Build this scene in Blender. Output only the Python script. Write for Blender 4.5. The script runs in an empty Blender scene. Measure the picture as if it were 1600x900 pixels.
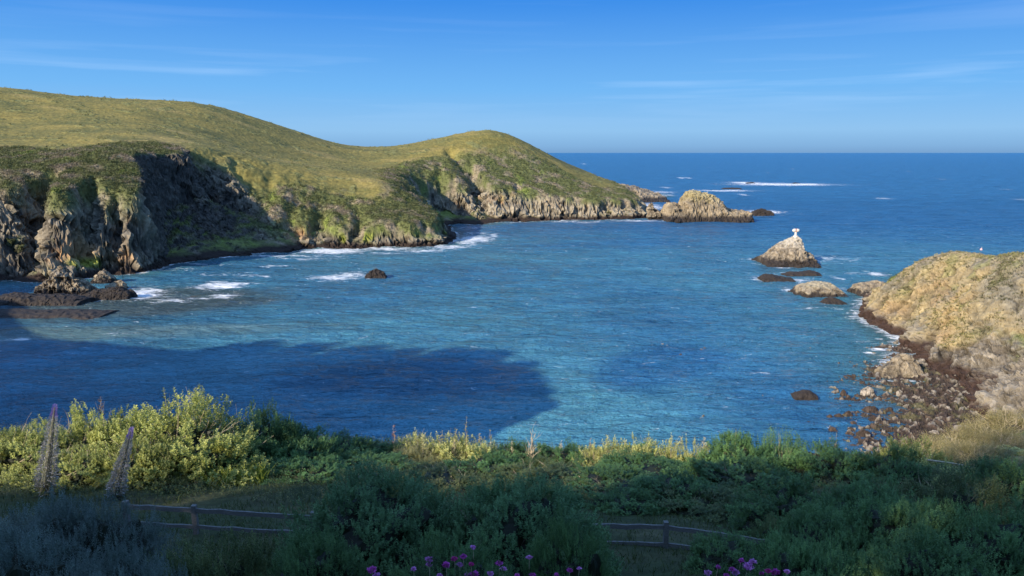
import bpy, math, random
import numpy as np
R = math.radians
rng = np.random.default_rng(7)
random.seed(7)
scene = bpy.context.scene

# ------------------------------------------------------------------ camera
H = 35.0                      # eye height over the sea, metres
F = 1160.0                    # focal length in pixels of the 1600 px wide photo
PITCH = math.atan(212 / 1160.0)
cam_data = bpy.data.cameras.new('camera')
cam_data.sensor_width = 36.0
cam_data.lens = F / 1600 * 36
cam_data.clip_start = 0.1
cam_data.clip_end = 60000
cam = bpy.data.objects.new('camera', cam_data)
cam.location = (0, 0, H)
cam.rotation_euler = (math.pi / 2 - PITCH, 0, 0)
scene.collection.objects.link(cam)
scene.camera = cam

# ------------------------------------------------------------------ light
SUN_AZ, SUN_EL = 46.0, 25.0   # light travels this many degrees from +Y towards +X
a, e = R(SUN_AZ), R(SUN_EL)
to_sun = (-math.sin(a) * math.cos(e), -math.cos(a) * math.cos(e), math.sin(e))
sd_ = bpy.data.lights.new('sun', 'SUN')
sd_.energy = 4.9
sd_.angle = R(0.55)
sd_.color = (1.0, 0.88, 0.70)
sun = bpy.data.objects.new('sun', sd_)
from mathutils import Vector
sun.rotation_euler = Vector(to_sun).to_track_quat('Z', 'Y').to_euler()
scene.collection.objects.link(sun)

w = bpy.data.worlds.new('World')
scene.world = w
w.use_nodes = True
nt = w.node_tree
nt.nodes.clear()
N, L = nt.nodes.new, nt.links.new
out = N('ShaderNodeOutputWorld'); bg = N('ShaderNodeBackground')
sky = N('ShaderNodeTexSky'); sky.sky_type = 'NISHITA'; sky.sun_disc = False
sky.sun_elevation = R(SUN_EL)
# rotation 0 puts the sky's sun on +Y; it turns clockwise seen from above
sky.sun_rotation = math.atan2(to_sun[0], to_sun[1])
sky.altitude = 0; sky.air_density = 1.0; sky.dust_density = 0.15; sky.ozone_density = 3.5
tc = N('ShaderNodeTexCoord')
# thin streaks of cirrus low over the sea
mp = N('ShaderNodeMapping'); mp.inputs['Scale'].default_value = (1.3, 1.3, 26)
mp.inputs['Rotation'].default_value = (0, R(1.6), 0)
nz = N('ShaderNodeTexNoise'); nz.inputs['Scale'].default_value = 1.7; nz.inputs['Detail'].default_value = 6
nz.inputs['Distortion'].default_value = 0.25
cr = N('ShaderNodeValToRGB'); cr.color_ramp.elements[0].position = 0.50; cr.color_ramp.elements[1].position = 0.78
sx = N('ShaderNodeSeparateXYZ')
band = N('ShaderNodeValToRGB')
els = band.color_ramp.elements
els[0].position = 0.03; els[0].color = (0, 0, 0, 1)
els[1].position = 0.30; els[1].color = (0, 0, 0, 1)
el = els.new(0.085); el.color = (1, 1, 1, 1)
el = els.new(0.13); el.color = (0.35, 0.35, 0.35, 1)
mul = N('ShaderNodeMath'); mul.operation = 'MULTIPLY'
mul2 = N('ShaderNodeMath'); mul2.operation = 'MULTIPLY'; mul2.inputs[1].default_value = 0.20
mixc = N('ShaderNodeMixRGB'); mixc.inputs[2].default_value = (7.0, 8.0, 9.0, 1)
# clear marine air: pale over the sea line, saturated blue just above; higher up the plain Nishita sky
hz = N('ShaderNodeValToRGB'); he = hz.color_ramp.elements
he[0].position = 0.0; he[0].color = (0.160, 0.310, 0.530, 1)
he[1].position = 0.60; he[1].color = (0.030, 0.170, 0.600, 1)
for ps, cc in ((0.008, (0.190, 0.370, 0.610, 1)), (0.028, (0.240, 0.460, 0.720, 1)), (0.080, (0.145, 0.400, 0.760, 1)), (0.19, (0.038, 0.225, 0.680, 1))):
    x_ = he.new(ps); x_.color = cc
hsc = N('ShaderNodeVectorMath'); hsc.operation = 'SCALE'; hsc.inputs['Scale'].default_value = 7.3
tint = N('ShaderNodeMixRGB'); tint.blend_type = 'MIX'
tw = N('ShaderNodeMapRange'); tw.inputs[1].default_value = 0.25; tw.inputs[2].default_value = 0.75; tw.inputs[3].default_value = 0.0; tw.inputs[4].default_value = 1.0
L(tc.outputs['Generated'], mp.inputs[0]); L(mp.outputs[0], nz.inputs[0]); L(nz.outputs[0], cr.inputs[0])
L(tc.outputs['Generated'], sx.inputs[0]); L(sx.outputs[2], band.inputs[0]); L(sx.outputs[2], hz.inputs[0])
L(cr.outputs[0], mul.inputs[0]); L(band.outputs[0], mul.inputs[1]); L(mul.outputs[0], mul2.inputs[0])
L(hz.outputs[0], hsc.inputs[0]); L(sx.outputs[2], tw.inputs[0]); L(tw.outputs[0], tint.inputs[0])
gain = N('ShaderNodeVectorMath'); gain.operation = 'SCALE'; gain.inputs['Scale'].default_value = 3.0; L(sky.outputs[0], gain.inputs[0])
L(hsc.outputs[0], tint.inputs[1]); L(gain.outputs[0], tint.inputs[2])
L(tint.outputs[0], mixc.inputs[1]); L(mul2.outputs[0], mixc.inputs[0])
L(mixc.outputs[0], bg.inputs[0]); L(bg.outputs[0], out.inputs[0])
bg.inputs[1].default_value = 0.095

scene.view_settings.view_transform = 'Standard'
scene.view_settings.look = 'None'
scene.view_settings.gamma = 1
scene.view_settings.exposure = 0.80
scene.view_settings.use_curve_mapping = False
scene.render.engine = 'CYCLES'
scene.cycles.max_bounces = 5
scene.cycles.diffuse_bounces = 3
scene.cycles.glossy_bounces = 2
scene.cycles.transmission_bounces = 2
scene.cycles.transparent_max_bounces = 4

# ------------------------------------------------------------------ maths helpers
cp, sp = math.cos(PITCH), math.sin(PITCH)
def ray(px, py):
    u, v = (px - 800) / F, (450 - py) / F
    return u, cp + v * sp, -sp + v * cp
def at(px, py, Y):                       # point that is Y metres ahead
    x, y, z = ray(px, py)
    return x / y * Y, Y, H + z / y * Y
def sea(px, py, z=0.0):                  # point on the water
    x, y, zz = ray(px, py)
    t = (z - H) / zz
    return x * t, y * t

_perm = np.random.default_rng(3).permutation(256).astype(np.int32)
_perm = np.concatenate([_perm, _perm, _perm])
_g = np.random.default_rng(4).normal(size=(256, 3)); _g /= np.linalg.norm(_g, axis=1)[:, None]
def perlin(x, y, z=0.0):
    x, y, z = np.broadcast_arrays(np.asarray(x, float), np.asarray(y, float), np.asarray(z, float))
    xi, yi, zi = np.floor(x), np.floor(y), np.floor(z)
    xf, yf, zf = x - xi, y - yi, z - zi
    X, Y, Z = xi.astype(np.int64) & 255, yi.astype(np.int64) & 255, zi.astype(np.int64) & 255
    f = lambda t: t * t * t * (t * (t * 6 - 15) + 10)
    u, v, s = f(xf), f(yf), f(zf)
    r = 0
    for dx in (0, 1):
        A = _perm[X + dx]; wu = u if dx else 1 - u
        for dy in (0, 1):
            B = _perm[A + Y + dy]; wv = v if dy else 1 - v
            for dz in (0, 1):
                g = _g[_perm[B + Z + dz] & 255]; wz = s if dz else 1 - s
                r = r + wu * wv * wz * (g[..., 0] * (xf - dx) + g[..., 1] * (yf - dy) + g[..., 2] * (zf - dz))
    return r * 1.6
def fbm(x, y, z=0.0, o=4, gain=0.5):
    r, amp, t = 0, 1.0, 0
    for i in range(o):
        r = r + amp * perlin(x * 2 ** i + 13.1 * i, y * 2 ** i + 7.7 * i, z * 2 ** i + 3.3 * i); t += amp; amp *= gain
    return r / t
def ridged(x, y, z=0.0, o=4, gain=0.5):
    r, amp, t = 0, 1.0, 0
    for i in range(o):
        r = r + amp * (1 - 2 * np.abs(perlin(x * 2 ** i + 5.1 * i, y * 2 ** i + 9.7 * i, z * 2 ** i + 1.3 * i))); t += amp; amp *= gain
    return r / t
def cells(x, y, z, seed=0):
    sh = np.array(x).shape
    x, y, z = (np.ascontiguousarray(np.broadcast_to(q, sh), float).ravel() for q in (x, y, z))
    xi, yi, zi = (np.floor(q).astype(np.int64) for q in (x, y, z))
    f1 = np.full(x.shape, 9.0); f2 = np.full(x.shape, 9.0); fac = np.zeros(x.shape)
    T = np.random.default_rng(100 + seed).random((256, 7)); T[:, 3:6] = T[:, 3:6] * 2 - 1
    for dx in (-1, 0, 1):
        for dy in (-1, 0, 1):
            for dz in (-1, 0, 1):
                cx, cy, cz = xi + dx, yi + dy, zi + dz
                h = _perm[(_perm[(_perm[cx & 255] + cy) & 255] + cz) & 255]
                t = T[h]
                ex, ey, ez = x - cx - t[:, 0], y - cy - t[:, 1], z - cz - t[:, 2]
                d = np.sqrt(ex * ex + ey * ey + ez * ez)
                m = d < f1
                f2 = np.where(m, f1, np.minimum(f2, d)); f1 = np.where(m, d, f1)
                fac = np.where(m, (t[:, 6] - .5) * 1.1 + 1.1 * (ex * t[:, 3] + ey * t[:, 4] + ez * t[:, 5]), fac)
    fac = fac - 0.45 * (1 - sstep(0.0, 0.10, f2 - f1))
    return fac.reshape(sh)
def sstep(a, b, x):
    t = np.clip((x - a) / (b - a), 0, 1)
    return t * t * (3 - 2 * t)
def smin(a, b, k):
    h = np.clip(0.5 + 0.5 * (b - a) / k, 0, 1)
    return b * (1 - h) + a * h - k * h * (1 - h)
def lerp(a, b, t):
    return a * (1 - t) + b * t
def cmix(c, d, t):
    return c * (1 - t[..., None]) + np.asarray(d, float) * t[..., None]

class TPS:                                # smooth surface through control points
    def __init__(s, pts, lam=2.0):
        p = np.array(pts, float); s.p = p[:, :2] / 100.0; n = len(p)
        K = s.U(s.p[:, None] - s.p[None]) + lam * 1e-3 * np.eye(n)
        P = np.hstack([np.ones((n, 1)), s.p])
        A = np.zeros((n + 3, n + 3)); A[:n, :n] = K; A[:n, n:] = P; A[n:, :n] = P.T
        s.w = np.linalg.solve(A, np.concatenate([p[:, 2], np.zeros(3)]))
    @staticmethod
    def U(d):
        r2 = (d ** 2).sum(-1)
        return np.where(r2 > 1e-12, r2 * np.log(r2 + 1e-12), 0)
    def __call__(s, x, y):
        x = np.asarray(x, float) / 100; y = np.asarray(y, float) / 100
        r = s.w[-3] + s.w[-2] * x + s.w[-1] * y
        for i, (a_, b_) in enumerate(s.p):
            r2 = (x - a_) ** 2 + (y - b_) ** 2
            r = r + s.w[i] * r2 * np.log(r2 + 1e-12)
        return r

class Coast:                              # signed distance + attributes of a closed shore line
    def __init__(s, pts, cell=1.5, pad=40):
        P = np.array(pts, float)          # x, y, attr...
        s.P = P
        x0, y0 = P[:, 0].min() - pad, P[:, 1].min() - pad
        x1, y1 = P[:, 0].max() + pad, P[:, 1].max() + pad
        s.x0, s.y0, s.c = x0, y0, cell
        gx = np.arange(x0, x1, cell); gy = np.arange(y0, y1, cell)
        X, Y = np.meshgrid(gx, gy, indexing='ij')
        best = np.full(X.shape, 1e9); inside = np.zeros(X.shape, bool)
        attr = np.zeros(X.shape + (P.shape[1] - 2,))
        for i in range(len(P)):
            a_, b_ = P[i], P[(i + 1) % len(P)]
            d = b_[:2] - a_[:2]; l2 = (d ** 2).sum() + 1e-9
            t = np.clip(((X - a_[0]) * d[0] + (Y - a_[1]) * d[1]) / l2, 0, 1)
            dd = np.hypot(X - a_[0] - t * d[0], Y - a_[1] - t * d[1])
            m = dd < best
            best = np.where(m, dd, best)
            attr[m] = (a_[2:] * (1 - t[..., None]) + b_[2:] * t[..., None])[m]
            c = ((a_[1] > Y) != (b_[1] > Y)) & (X < (b_[0] - a_[0]) * (Y - a_[1]) / (b_[1] - a_[1] + 1e-12) + a_[0])
            inside ^= c
        s.sd = np.where(inside, best, -best)
        for _ in range(6):                # soften the attribute seams
            attr[1:-1, 1:-1] = (attr[1:-1, 1:-1] * 2 + attr[:-2, 1:-1] + attr[2:, 1:-1] + attr[1:-1, :-2] + attr[1:-1, 2:]) / 6
        s.at = attr
    def __call__(s, x, y):
        fx = np.clip((x - s.x0) / s.c, 0, s.sd.shape[0] - 1.001); fy = np.clip((y - s.y0) / s.c, 0, s.sd.shape[1] - 1.001)
        i, j = fx.astype(int), fy.astype(int); u, v = fx - i, fy - j
        def bl(A):
            uu, vv = (u, v) if A.ndim == 2 else (u[..., None], v[..., None])
            return A[i, j] * (1 - uu) * (1 - vv) + A[i + 1, j] * uu * (1 - vv) + A[i, j + 1] * (1 - uu) * vv + A[i + 1, j + 1] * uu * vv
        return bl(s.sd), bl(s.at)

# ------------------------------------------------------------------ mesh / object helpers
col = scene.collection
def new_mesh(name, verts, faces, color=None, smooth=False, mat=None, rocky=None):
    """verts (n,3); faces (m,k) numpy with k = 3 or 4"""
    verts = np.ascontiguousarray(verts, np.float32); faces = np.ascontiguousarray(faces, np.int32)
    me = bpy.data.meshes.new(name)
    m, k = faces.shape
    me.vertices.add(len(verts)); me.vertices.foreach_set('co', verts.ravel())
    me.loops.add(m * k); me.loops.foreach_set('vertex_index', faces.ravel())
    me.polygons.add(m)
    me.polygons.foreach_set('loop_start', np.arange(0, m * k, k, dtype=np.int32))
    me.polygons.foreach_set('loop_total', np.full(m, k, np.int32))
    me.polygons.foreach_set('use_smooth', np.full(m, smooth, bool))
    if color is not None:
        c = np.ones((len(verts), 4), np.float32); c[:, :3] = color
        at_ = me.attributes.new('Col', 'FLOAT_COLOR', 'POINT'); at_.data.foreach_set('color', c.ravel())
    if rocky is not None:
        at_ = me.attributes.new('rocky', 'FLOAT', 'POINT')
        at_.data.foreach_set('value', np.broadcast_to(np.asarray(rocky, np.float32), (len(verts),)).astype(np.float32).copy())
    me.update(calc_edges=True)
    if mat: me.materials.append(mat)
    return me
def link(name, me, parent=None, loc=None):
    o = bpy.data.objects.new(name, me); col.objects.link(o)
    if parent: o.parent = parent
    if loc is not None: o.location = loc
    return o
def tag(o, label=None, cat=None, group=None, kind=None):
    if label: o['label'] = label
    if cat: o['category'] = cat
    if group: o['group'] = group
    if kind: o['kind'] = kind
    return o
def thing(name, label, cat, loc=(0, 0, 0), group=None):
    o = bpy.data.objects.new(name, None); col.objects.link(o); o.location = loc
    o.empty_display_size = 0.3
    return tag(o, label, cat, group)
def leaf_quads(pos, d, side, ln, wd, fold=0.25):
    """pos, d, side (n,3) -> verts (4n,3), faces (n,4): a pointed leaf"""
    n = len(pos); up = np.cross(side, d)
    ln = ln[:, None]; wd = wd[:, None]
    v = np.empty((n, 4, 3))
    v[:, 0] = pos; v[:, 1] = pos + d * ln * .5 + side * wd * .5 + up * wd * fold
    v[:, 2] = pos + d * ln; v[:, 3] = pos + d * ln * .5 - side * wd * .5 + up * wd * fold
    return v.reshape(-1, 3), np.arange(4 * n).reshape(-1, 4)
def grid_faces(n, m, keep=None):
    i, j = np.meshgrid(np.arange(n - 1), np.arange(m - 1), indexing='ij')
    a_ = i * m + j
    f = np.stack([a_, a_ + m, a_ + m + 1, a_ + 1], -1).reshape(-1, 4)
    return f if keep is None else f[keep[f].any(1)]
def compact(v, f, *extra):
    used = np.zeros(len(v), bool); used[f.ravel()] = True
    idx = np.cumsum(used) - 1
    return (v[used], idx[f]) + tuple(x[used] for x in extra)

# ------------------------------------------------------------------ materials
def mat_base(name):
    m = bpy.data.materials.new(name); m.use_nodes = True
    t = m.node_tree; t.nodes.clear()
    o = t.nodes.new('ShaderNodeOutputMaterial'); p = t.nodes.new('ShaderNodeBsdfPrincipled')
    t.links.new(p.outputs[0], o.inputs[0])
    return m, t, p, o
def mat_land(name, s1=1.2, s2=5.0, bump=0.5, dist=0.25, var=0.45, rough=0.92, spec=0.15):
    """vertex colour carries what grows or lies where; noise adds grain and cracks"""
    m, t, p, o = mat_base(name); N = t.nodes.new; L = t.links.new
    at_ = N('ShaderNodeAttribute'); at_.attribute_name = 'Col'
    g = N('ShaderNodeNewGeometry')
    n1 = N('ShaderNodeTexNoise'); n1.inputs['Scale'].default_value = s1; n1.inputs['Detail'].default_value = 8; n1.inputs['Roughness'].default_value = 0.65
    n2 = N('ShaderNodeTexNoise'); n2.inputs['Scale'].default_value = s2; n2.inputs['Detail'].default_value = 5
    L(g.outputs['Position'], n1.inputs[0]); L(g.outputs['Position'], n2.inputs[0])
    mr = N('ShaderNodeMapRange'); mr.inputs[1].default_value = 0.3; mr.inputs[2].default_value = 0.7
    mr.inputs[3].default_value = 1 - var; mr.inputs[4].default_value = 1 + var
    L(n1.outputs[0], mr.inputs[0])
    mx = N('ShaderNodeVectorMath'); mx.operation = 'SCALE'
    L(at_.outputs['Color'], mx.inputs[0]); L(mr.outputs[0], mx.inputs['Scale'])
    L(mx.outputs[0], p.inputs['Base Color'])
    ad = N('ShaderNodeMath'); ad.operation = 'MULTIPLY_ADD'; ad.inputs[1].default_value = 0.35
    L(n2.outputs[0], ad.inputs[0]); L(n1.outputs[0], ad.inputs[2])
    b = N('ShaderNodeBump'); b.inputs['Strength'].default_value = bump; b.inputs['Distance'].default_value = dist
    L(ad.outputs[0], b.inputs['Height'])
    ar = N('ShaderNodeAttribute'); ar.attribute_name = 'rocky'
    n3 = N('ShaderNodeTexNoise'); n3.noise_type = 'RIDGED_MULTIFRACTAL'; n3.inputs['Scale'].default_value = s1 * 0.45; n3.inputs['Detail'].default_value = 6; n3.inputs['Roughness'].default_value = 0.6
    if 'Gain' in n3.inputs: n3.inputs['Gain'].default_value = 1.6
    L(g.outputs['Position'], n3.inputs[0])
    m3 = N('ShaderNodeMath'); m3.operation = 'MULTIPLY'; L(n3.outputs[0], m3.inputs[0]); L(ar.outputs['Fac'], m3.inputs[1])
    b2 = N('ShaderNodeBump'); b2.inputs['Strength'].default_value = 1.0; b2.inputs['Distance'].default_value = dist * 2.6
    L(m3.outputs[0], b2.inputs['Height']); L(b.outputs[0], b2.inputs['Normal']); L(b2.outputs[0], p.inputs['Normal'])
    p.inputs['Roughness'].default_value = rough; p.inputs['Specular IOR Level'].default_value = spec
    return m
def mat_leaf(name, trans=0.3, rough=0.55, spec=0.3):
    m, t, p, o = mat_base(name); N = t.nodes.new; L = t.links.new
    at_ = N('ShaderNodeAttribute'); at_.attribute_name = 'Col'
    oi = N('ShaderNodeObjectInfo'); hs = N('ShaderNodeHueSaturation')
    mr = N('ShaderNodeMapRange'); mr.inputs[3].default_value = 0.82; mr.inputs[4].default_value = 1.18
    L(oi.outputs['Random'], mr.inputs[0]); L(mr.outputs[0], hs.inputs['Value'])
    L(at_.outputs['Color'], hs.inputs['Color'])
    L(hs.outputs[0], p.inputs['Base Color'])
    p.inputs['Roughness'].default_value = rough; p.inputs['Specular IOR Level'].default_value = spec
    tr = N('ShaderNodeBsdfTranslucent'); L(hs.outputs[0], tr.inputs[0])
    mx = N('ShaderNodeMixShader'); mx.inputs[0].default_value = trans
    L(p.outputs[0], mx.inputs[1]); L(tr.outputs[0], mx.inputs[2]); L(mx.outputs[0], o.inputs[0])
    return m
def mat_plain(name, c, rough=0.8, var=0.3, scale=8.0, bump=0.3, stretch=(1, 1, 1)):
    m, t, p, o = mat_base(name); N = t.nodes.new; L = t.links.new
    tcn = N('ShaderNodeTexCoord'); mpn = N('ShaderNodeMapping'); mpn.inputs['Scale'].default_value = stretch
    n = N('ShaderNodeTexNoise'); n.inputs['Scale'].default_value = scale; n.inputs['Detail'].default_value = 6
    L(tcn.outputs['Object'], mpn.inputs[0]); L(mpn.outputs[0], n.inputs[0])
    r = N('ShaderNodeValToRGB'); r.color_ramp.elements[0].position = 0.3; r.color_ramp.elements[1].position = 0.7
    r.color_ramp.elements[0].color = (*[v * (1 - var) for v in c], 1); r.color_ramp.elements[1].color = (*[min(1, v * (1 + var)) for v in c], 1)
    L(n.outputs[0], r.inputs[0]); L(r.outputs[0], p.inputs['Base Color'])
    b = N('ShaderNodeBump'); b.inputs['Strength'].default_value = bump; b.inputs['Distance'].default_value = 0.02
    L(n.outputs[0], b.inputs['Height']); L(b.outputs[0], p.inputs['Normal'])
    p.inputs['Roughness'].default_value = rough
    return m
M_LAND = mat_land('cliff_and_turf', 0.9, 4.5, 0.6, 0.4, 0.42)
M_NEAR = mat_land('bluff_soil', 2.5, 11.0, 0.6, 0.1, 0.40)
M_ROCK = mat_land('sea_rock', 1.3, 6.0, 0.8, 0.3, 0.40, 0.8, 0.3)
M_LEAF = mat_leaf('leaves')
M_TWIG = mat_plain('bark', (0.13, 0.10, 0.07), 0.9, 0.4, 12)
M_DRY = mat_plain('dry_stem', (0.42, 0.34, 0.22), 0.9, 0.3, 12)
M_WOOD = mat_plain('weathered_wood', (0.12, 0.115, 0.105), 0.85, 0.35, 6, 0.5, (2, 2, 14))
M_WHITE = mat_plain('white_paint', (0.50, 0.47, 0.41), 0.7, 0.30, 2.5)

# ================================================================== THE SETTING
GRASS = np.array((0.225, 0.178, 0.050)); GRASS2 = np.array((0.092, 0.095, 0.034)); STRAW = np.array((0.30, 0.225, 0.085))
SCRUB = np.array((0.105, 0.115, 0.042)); DRYSC = np.array((0.215, 0.175, 0.12)); GREEN = np.array((0.150, 0.185, 0.040))
ROCKL = np.array((0.285, 0.240, 0.170)); ROCKD = np.array((0.062, 0.054, 0.045)); OCHRE = np.array((0.42, 0.24, 0.11))
WET = np.array((0.030, 0.021, 0.017)); LIME = np.array((0.30, 0.34, 0.04))

def shore(list_):
    """(px, py, k, W) on the water or ('w', x, y, k, W) in metres; densify and roughen"""
    q = []
    for p in list_:
        if p[0] == 'w': q.append(p[1:])
        else:
            x, y = sea(p[0], p[1]); q.append((x, y) + tuple(p[2:]))
    q = np.array(q, float); r = []
    for i in range(len(q)):
        a_, b_ = q[i], q[(i + 1) % len(q)]
        n = max(1, int(np.hypot(*(b_ - a_)[:2]) / 4))
        for k in range(n): r.append(a_ + (b_ - a_) * k / n)
    r = np.array(r)
    r[:, 0] += 1.6 * fbm(r[:, 0] / 9, r[:, 1] / 9, 0.5, 3); r[:, 1] += 1.6 * fbm(r[:, 0] / 9, r[:, 1] / 9, 7.5, 3)
    return r

def surface_detail(X, Y, Z, rocky, amp, sc):
    """push craggy strata out along the slope's normal; rocky (0..1) says where"""
    V = np.stack([X, Y, Z], -1)
    du = np.gradient(V, axis=0); dv = np.gradient(V, axis=1)
    n = np.cross(du, dv); n /= np.linalg.norm(n, axis=-1)[..., None] + 1e-9
    n *= np.sign(n[..., 2:3] + 1e-9)
    q = (X + 0.45 * Z, Y + 0.2 * Z, Z * 0.8 - 0.3 * X)      # tilted beds
    wq = [v + 0.12 * sc * fbm(X / (sc * .5) + i, Y / (sc * .5), Z / (sc * .5), 2) for i, v in enumerate(q)]
    m = rocky > 0.02
    d = np.zeros(X.shape)
    if m.any():
        qx, qy, qz = wq[0][m], wq[1][m], wq[2][m]
        d[m] = (0.50 * cells(qx / sc, qy / sc, qz / (sc * 1.5), 1) + 0.36 * cells(qx / (sc * .38), qy / (sc * .38), qz / (sc * .5), 2)
                + 0.20 * cells(qx / (sc * .17), qy / (sc * .17), qz / (sc * .2), 3) + 0.10 * ridged(qx / (sc * .3), qy / (sc * .3), qz / (sc * .3), 3))
    D = (amp * rocky * d)[..., None]
    V2 = V + n * D * np.array((1, 1, 0.6))
    return V2[..., 0], V2[..., 1], V2[..., 2], d

# ---- the headland across the cove (runs on, out of frame, round the cove's left side)
hl = shore([   # px, py, k (foot steepness), W (scrub belt), zb (height of bare rock)
    (-60, 438, .9, 75, 20), (0, 437, .9, 66, 20), (30, 438, 1.0, 62, 19), (62, 440, 1.1, 60, 18), (100, 441, 1.2, 58, 16), (128, 434, 1.2, 54, 14), (160, 430, 1.3, 50, 18), (205, 427, 1.6, 44, 24), (232, 422, 1.9, 44, 24), (262, 414, 1.4, 44, 26),
    (290, 408, 1.3, 56, 30), (340, 402, 1.3, 58, 30), (402, 396, 1.7, 48, 7), (440, 394, 1.9, 40, 5), (480, 388, 2.0, 30, 4.5), (520, 387, 2.0, 27, 4.5), (560, 388, 2.2, 25, 5.5),
    (600, 386, 2.4, 24, 8), (650, 386, 2.3, 26, 8), (690, 382, 1.8, 28, 7), (714, 374, 1.3, 30, 7), (706, 362, 1.2, 30, 10), (694, 352, 1.2, 32, 12), (716, 348, 1.3, 38, 12), (742, 351, 1.1, 40, 10),
    (765, 349, 1.1, 42, 12), (790, 346, 1.2, 45, 14), (850, 345, 1.3, 50, 14), (900, 344, 1.6, 50, 12), (950, 343, 1.8, 46, 14), (985, 342, 1.9, 40, 12), (1008, 340, 1.5, 30, 8),
    (1014, 334, 1.2, 20, 8), (990, 326, 1.0, 16, 8), (968, 318, .8, 16, 8), (985, 313, .5, 14, 8), (1015, 310, .5, 14, 8), (1040, 307, .45, 12, 8), (1030, 303.5, .5, 12, 8),
    ('w', 60, 740, .5, 20, 8), ('w', -60, 760, .7, 20, 8), ('w', -520, 760, .7, 20, 8), ('w', -620, 300, 1, 20, 9), ('w', -420, -60, 1, 20, 9), ('w', -62, -60, 5, 30, 60),
    ('w', -62, 20, 5, 20, 60), ('w', -66, 46, 4, 20, 60), ('w', -84, 76, 2, 20, 30), ('w', -118, 100, 1.2, 30, 16), ('w', -150, 140, 1.0, 40, 16), ('w', -168, 180, 1.0, 60, 18)])
HL = Coast(hl, 2.0)
hp = [at(*p) for p in [
    (-150, 150, 400), (0, 137, 400), (100, 149, 402), (200, 155, 410), (300, 160, 420), (350, 170, 425), (400, 185, 430), (450, 201, 436), (500, 218, 442), (560, 232, 450), (600, 232, 450), (650, 225, 448),
    (700, 216, 444), (745, 211, 440), (775, 211, 440), (800, 218, 441), (850, 241, 448), (900, 262, 465), (960, 280, 500), (1000, 292, 530), (1035, 302, 570),
    (0, 190, 330), (200, 200, 330), (300, 212, 342), (400, 240, 352), (500, 256, 370), (590, 255, 400), (660, 250, 405),
    (0, 236, 266), (100, 237, 264), (180, 236, 262), (240, 240, 274), (290, 248, 278), (350, 270, 284), (400, 284, 288), (480, 290, 300), (590, 286, 312), (635, 300, 318), (560, 300, 306), (480, 306, 294), (400, 305, 276), (340, 300, 274),
    (0, 300, 214), (60, 298, 214), (100, 284, 226), (170, 262, 240), (215, 246, 252),
    (600, 268, 365), (660, 275, 372), (700, 262, 400), (740, 250, 415), (780, 255, 420), (850, 275, 420), (910, 290, 420), (960, 298, 425), (990, 306, 420)]]
for px, py, Y, dz, dY in [(0, 137, 400, 24, 120), (200, 155, 410, 22, 120), (400, 185, 430, 20, 110), (560, 232, 450, 12, 110), (700, 216, 444, 16, 110), (790, 214, 441, 18, 100), (900, 262, 465, 12, 90)]:
    x, y, z = at(px, py, Y); hp.append((x * (Y + dY) / Y, y + dY, z - dz))
hp += [(-260, 180, 42), (-220, 120, 46), (-150, 40, 60), (-120, 38, 58), (-88, 34, 57), (-84, 8, 50), (-102, 72, 34), (-140, 76, 38), (-180, 80, 46), (-170, -10, 60), (-300, 100, 64), (-420, 400, 80), (-450, 650, 50), (-190, 150, 38), (-90, -40, 46)]  # includes the unseen left hill, its height set to shade the cove
HP = TPS(hp, 0.6)
def bump2(X, Y, cx, cy, rx, ry, rot=0):
    c, s = math.cos(rot), math.sin(rot); dx, dy = X - cx, Y - cy
    return np.exp(-(((dx * c + dy * s) / rx) ** 2 + ((-dx * s + dy * c) / ry) ** 2))
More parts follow.
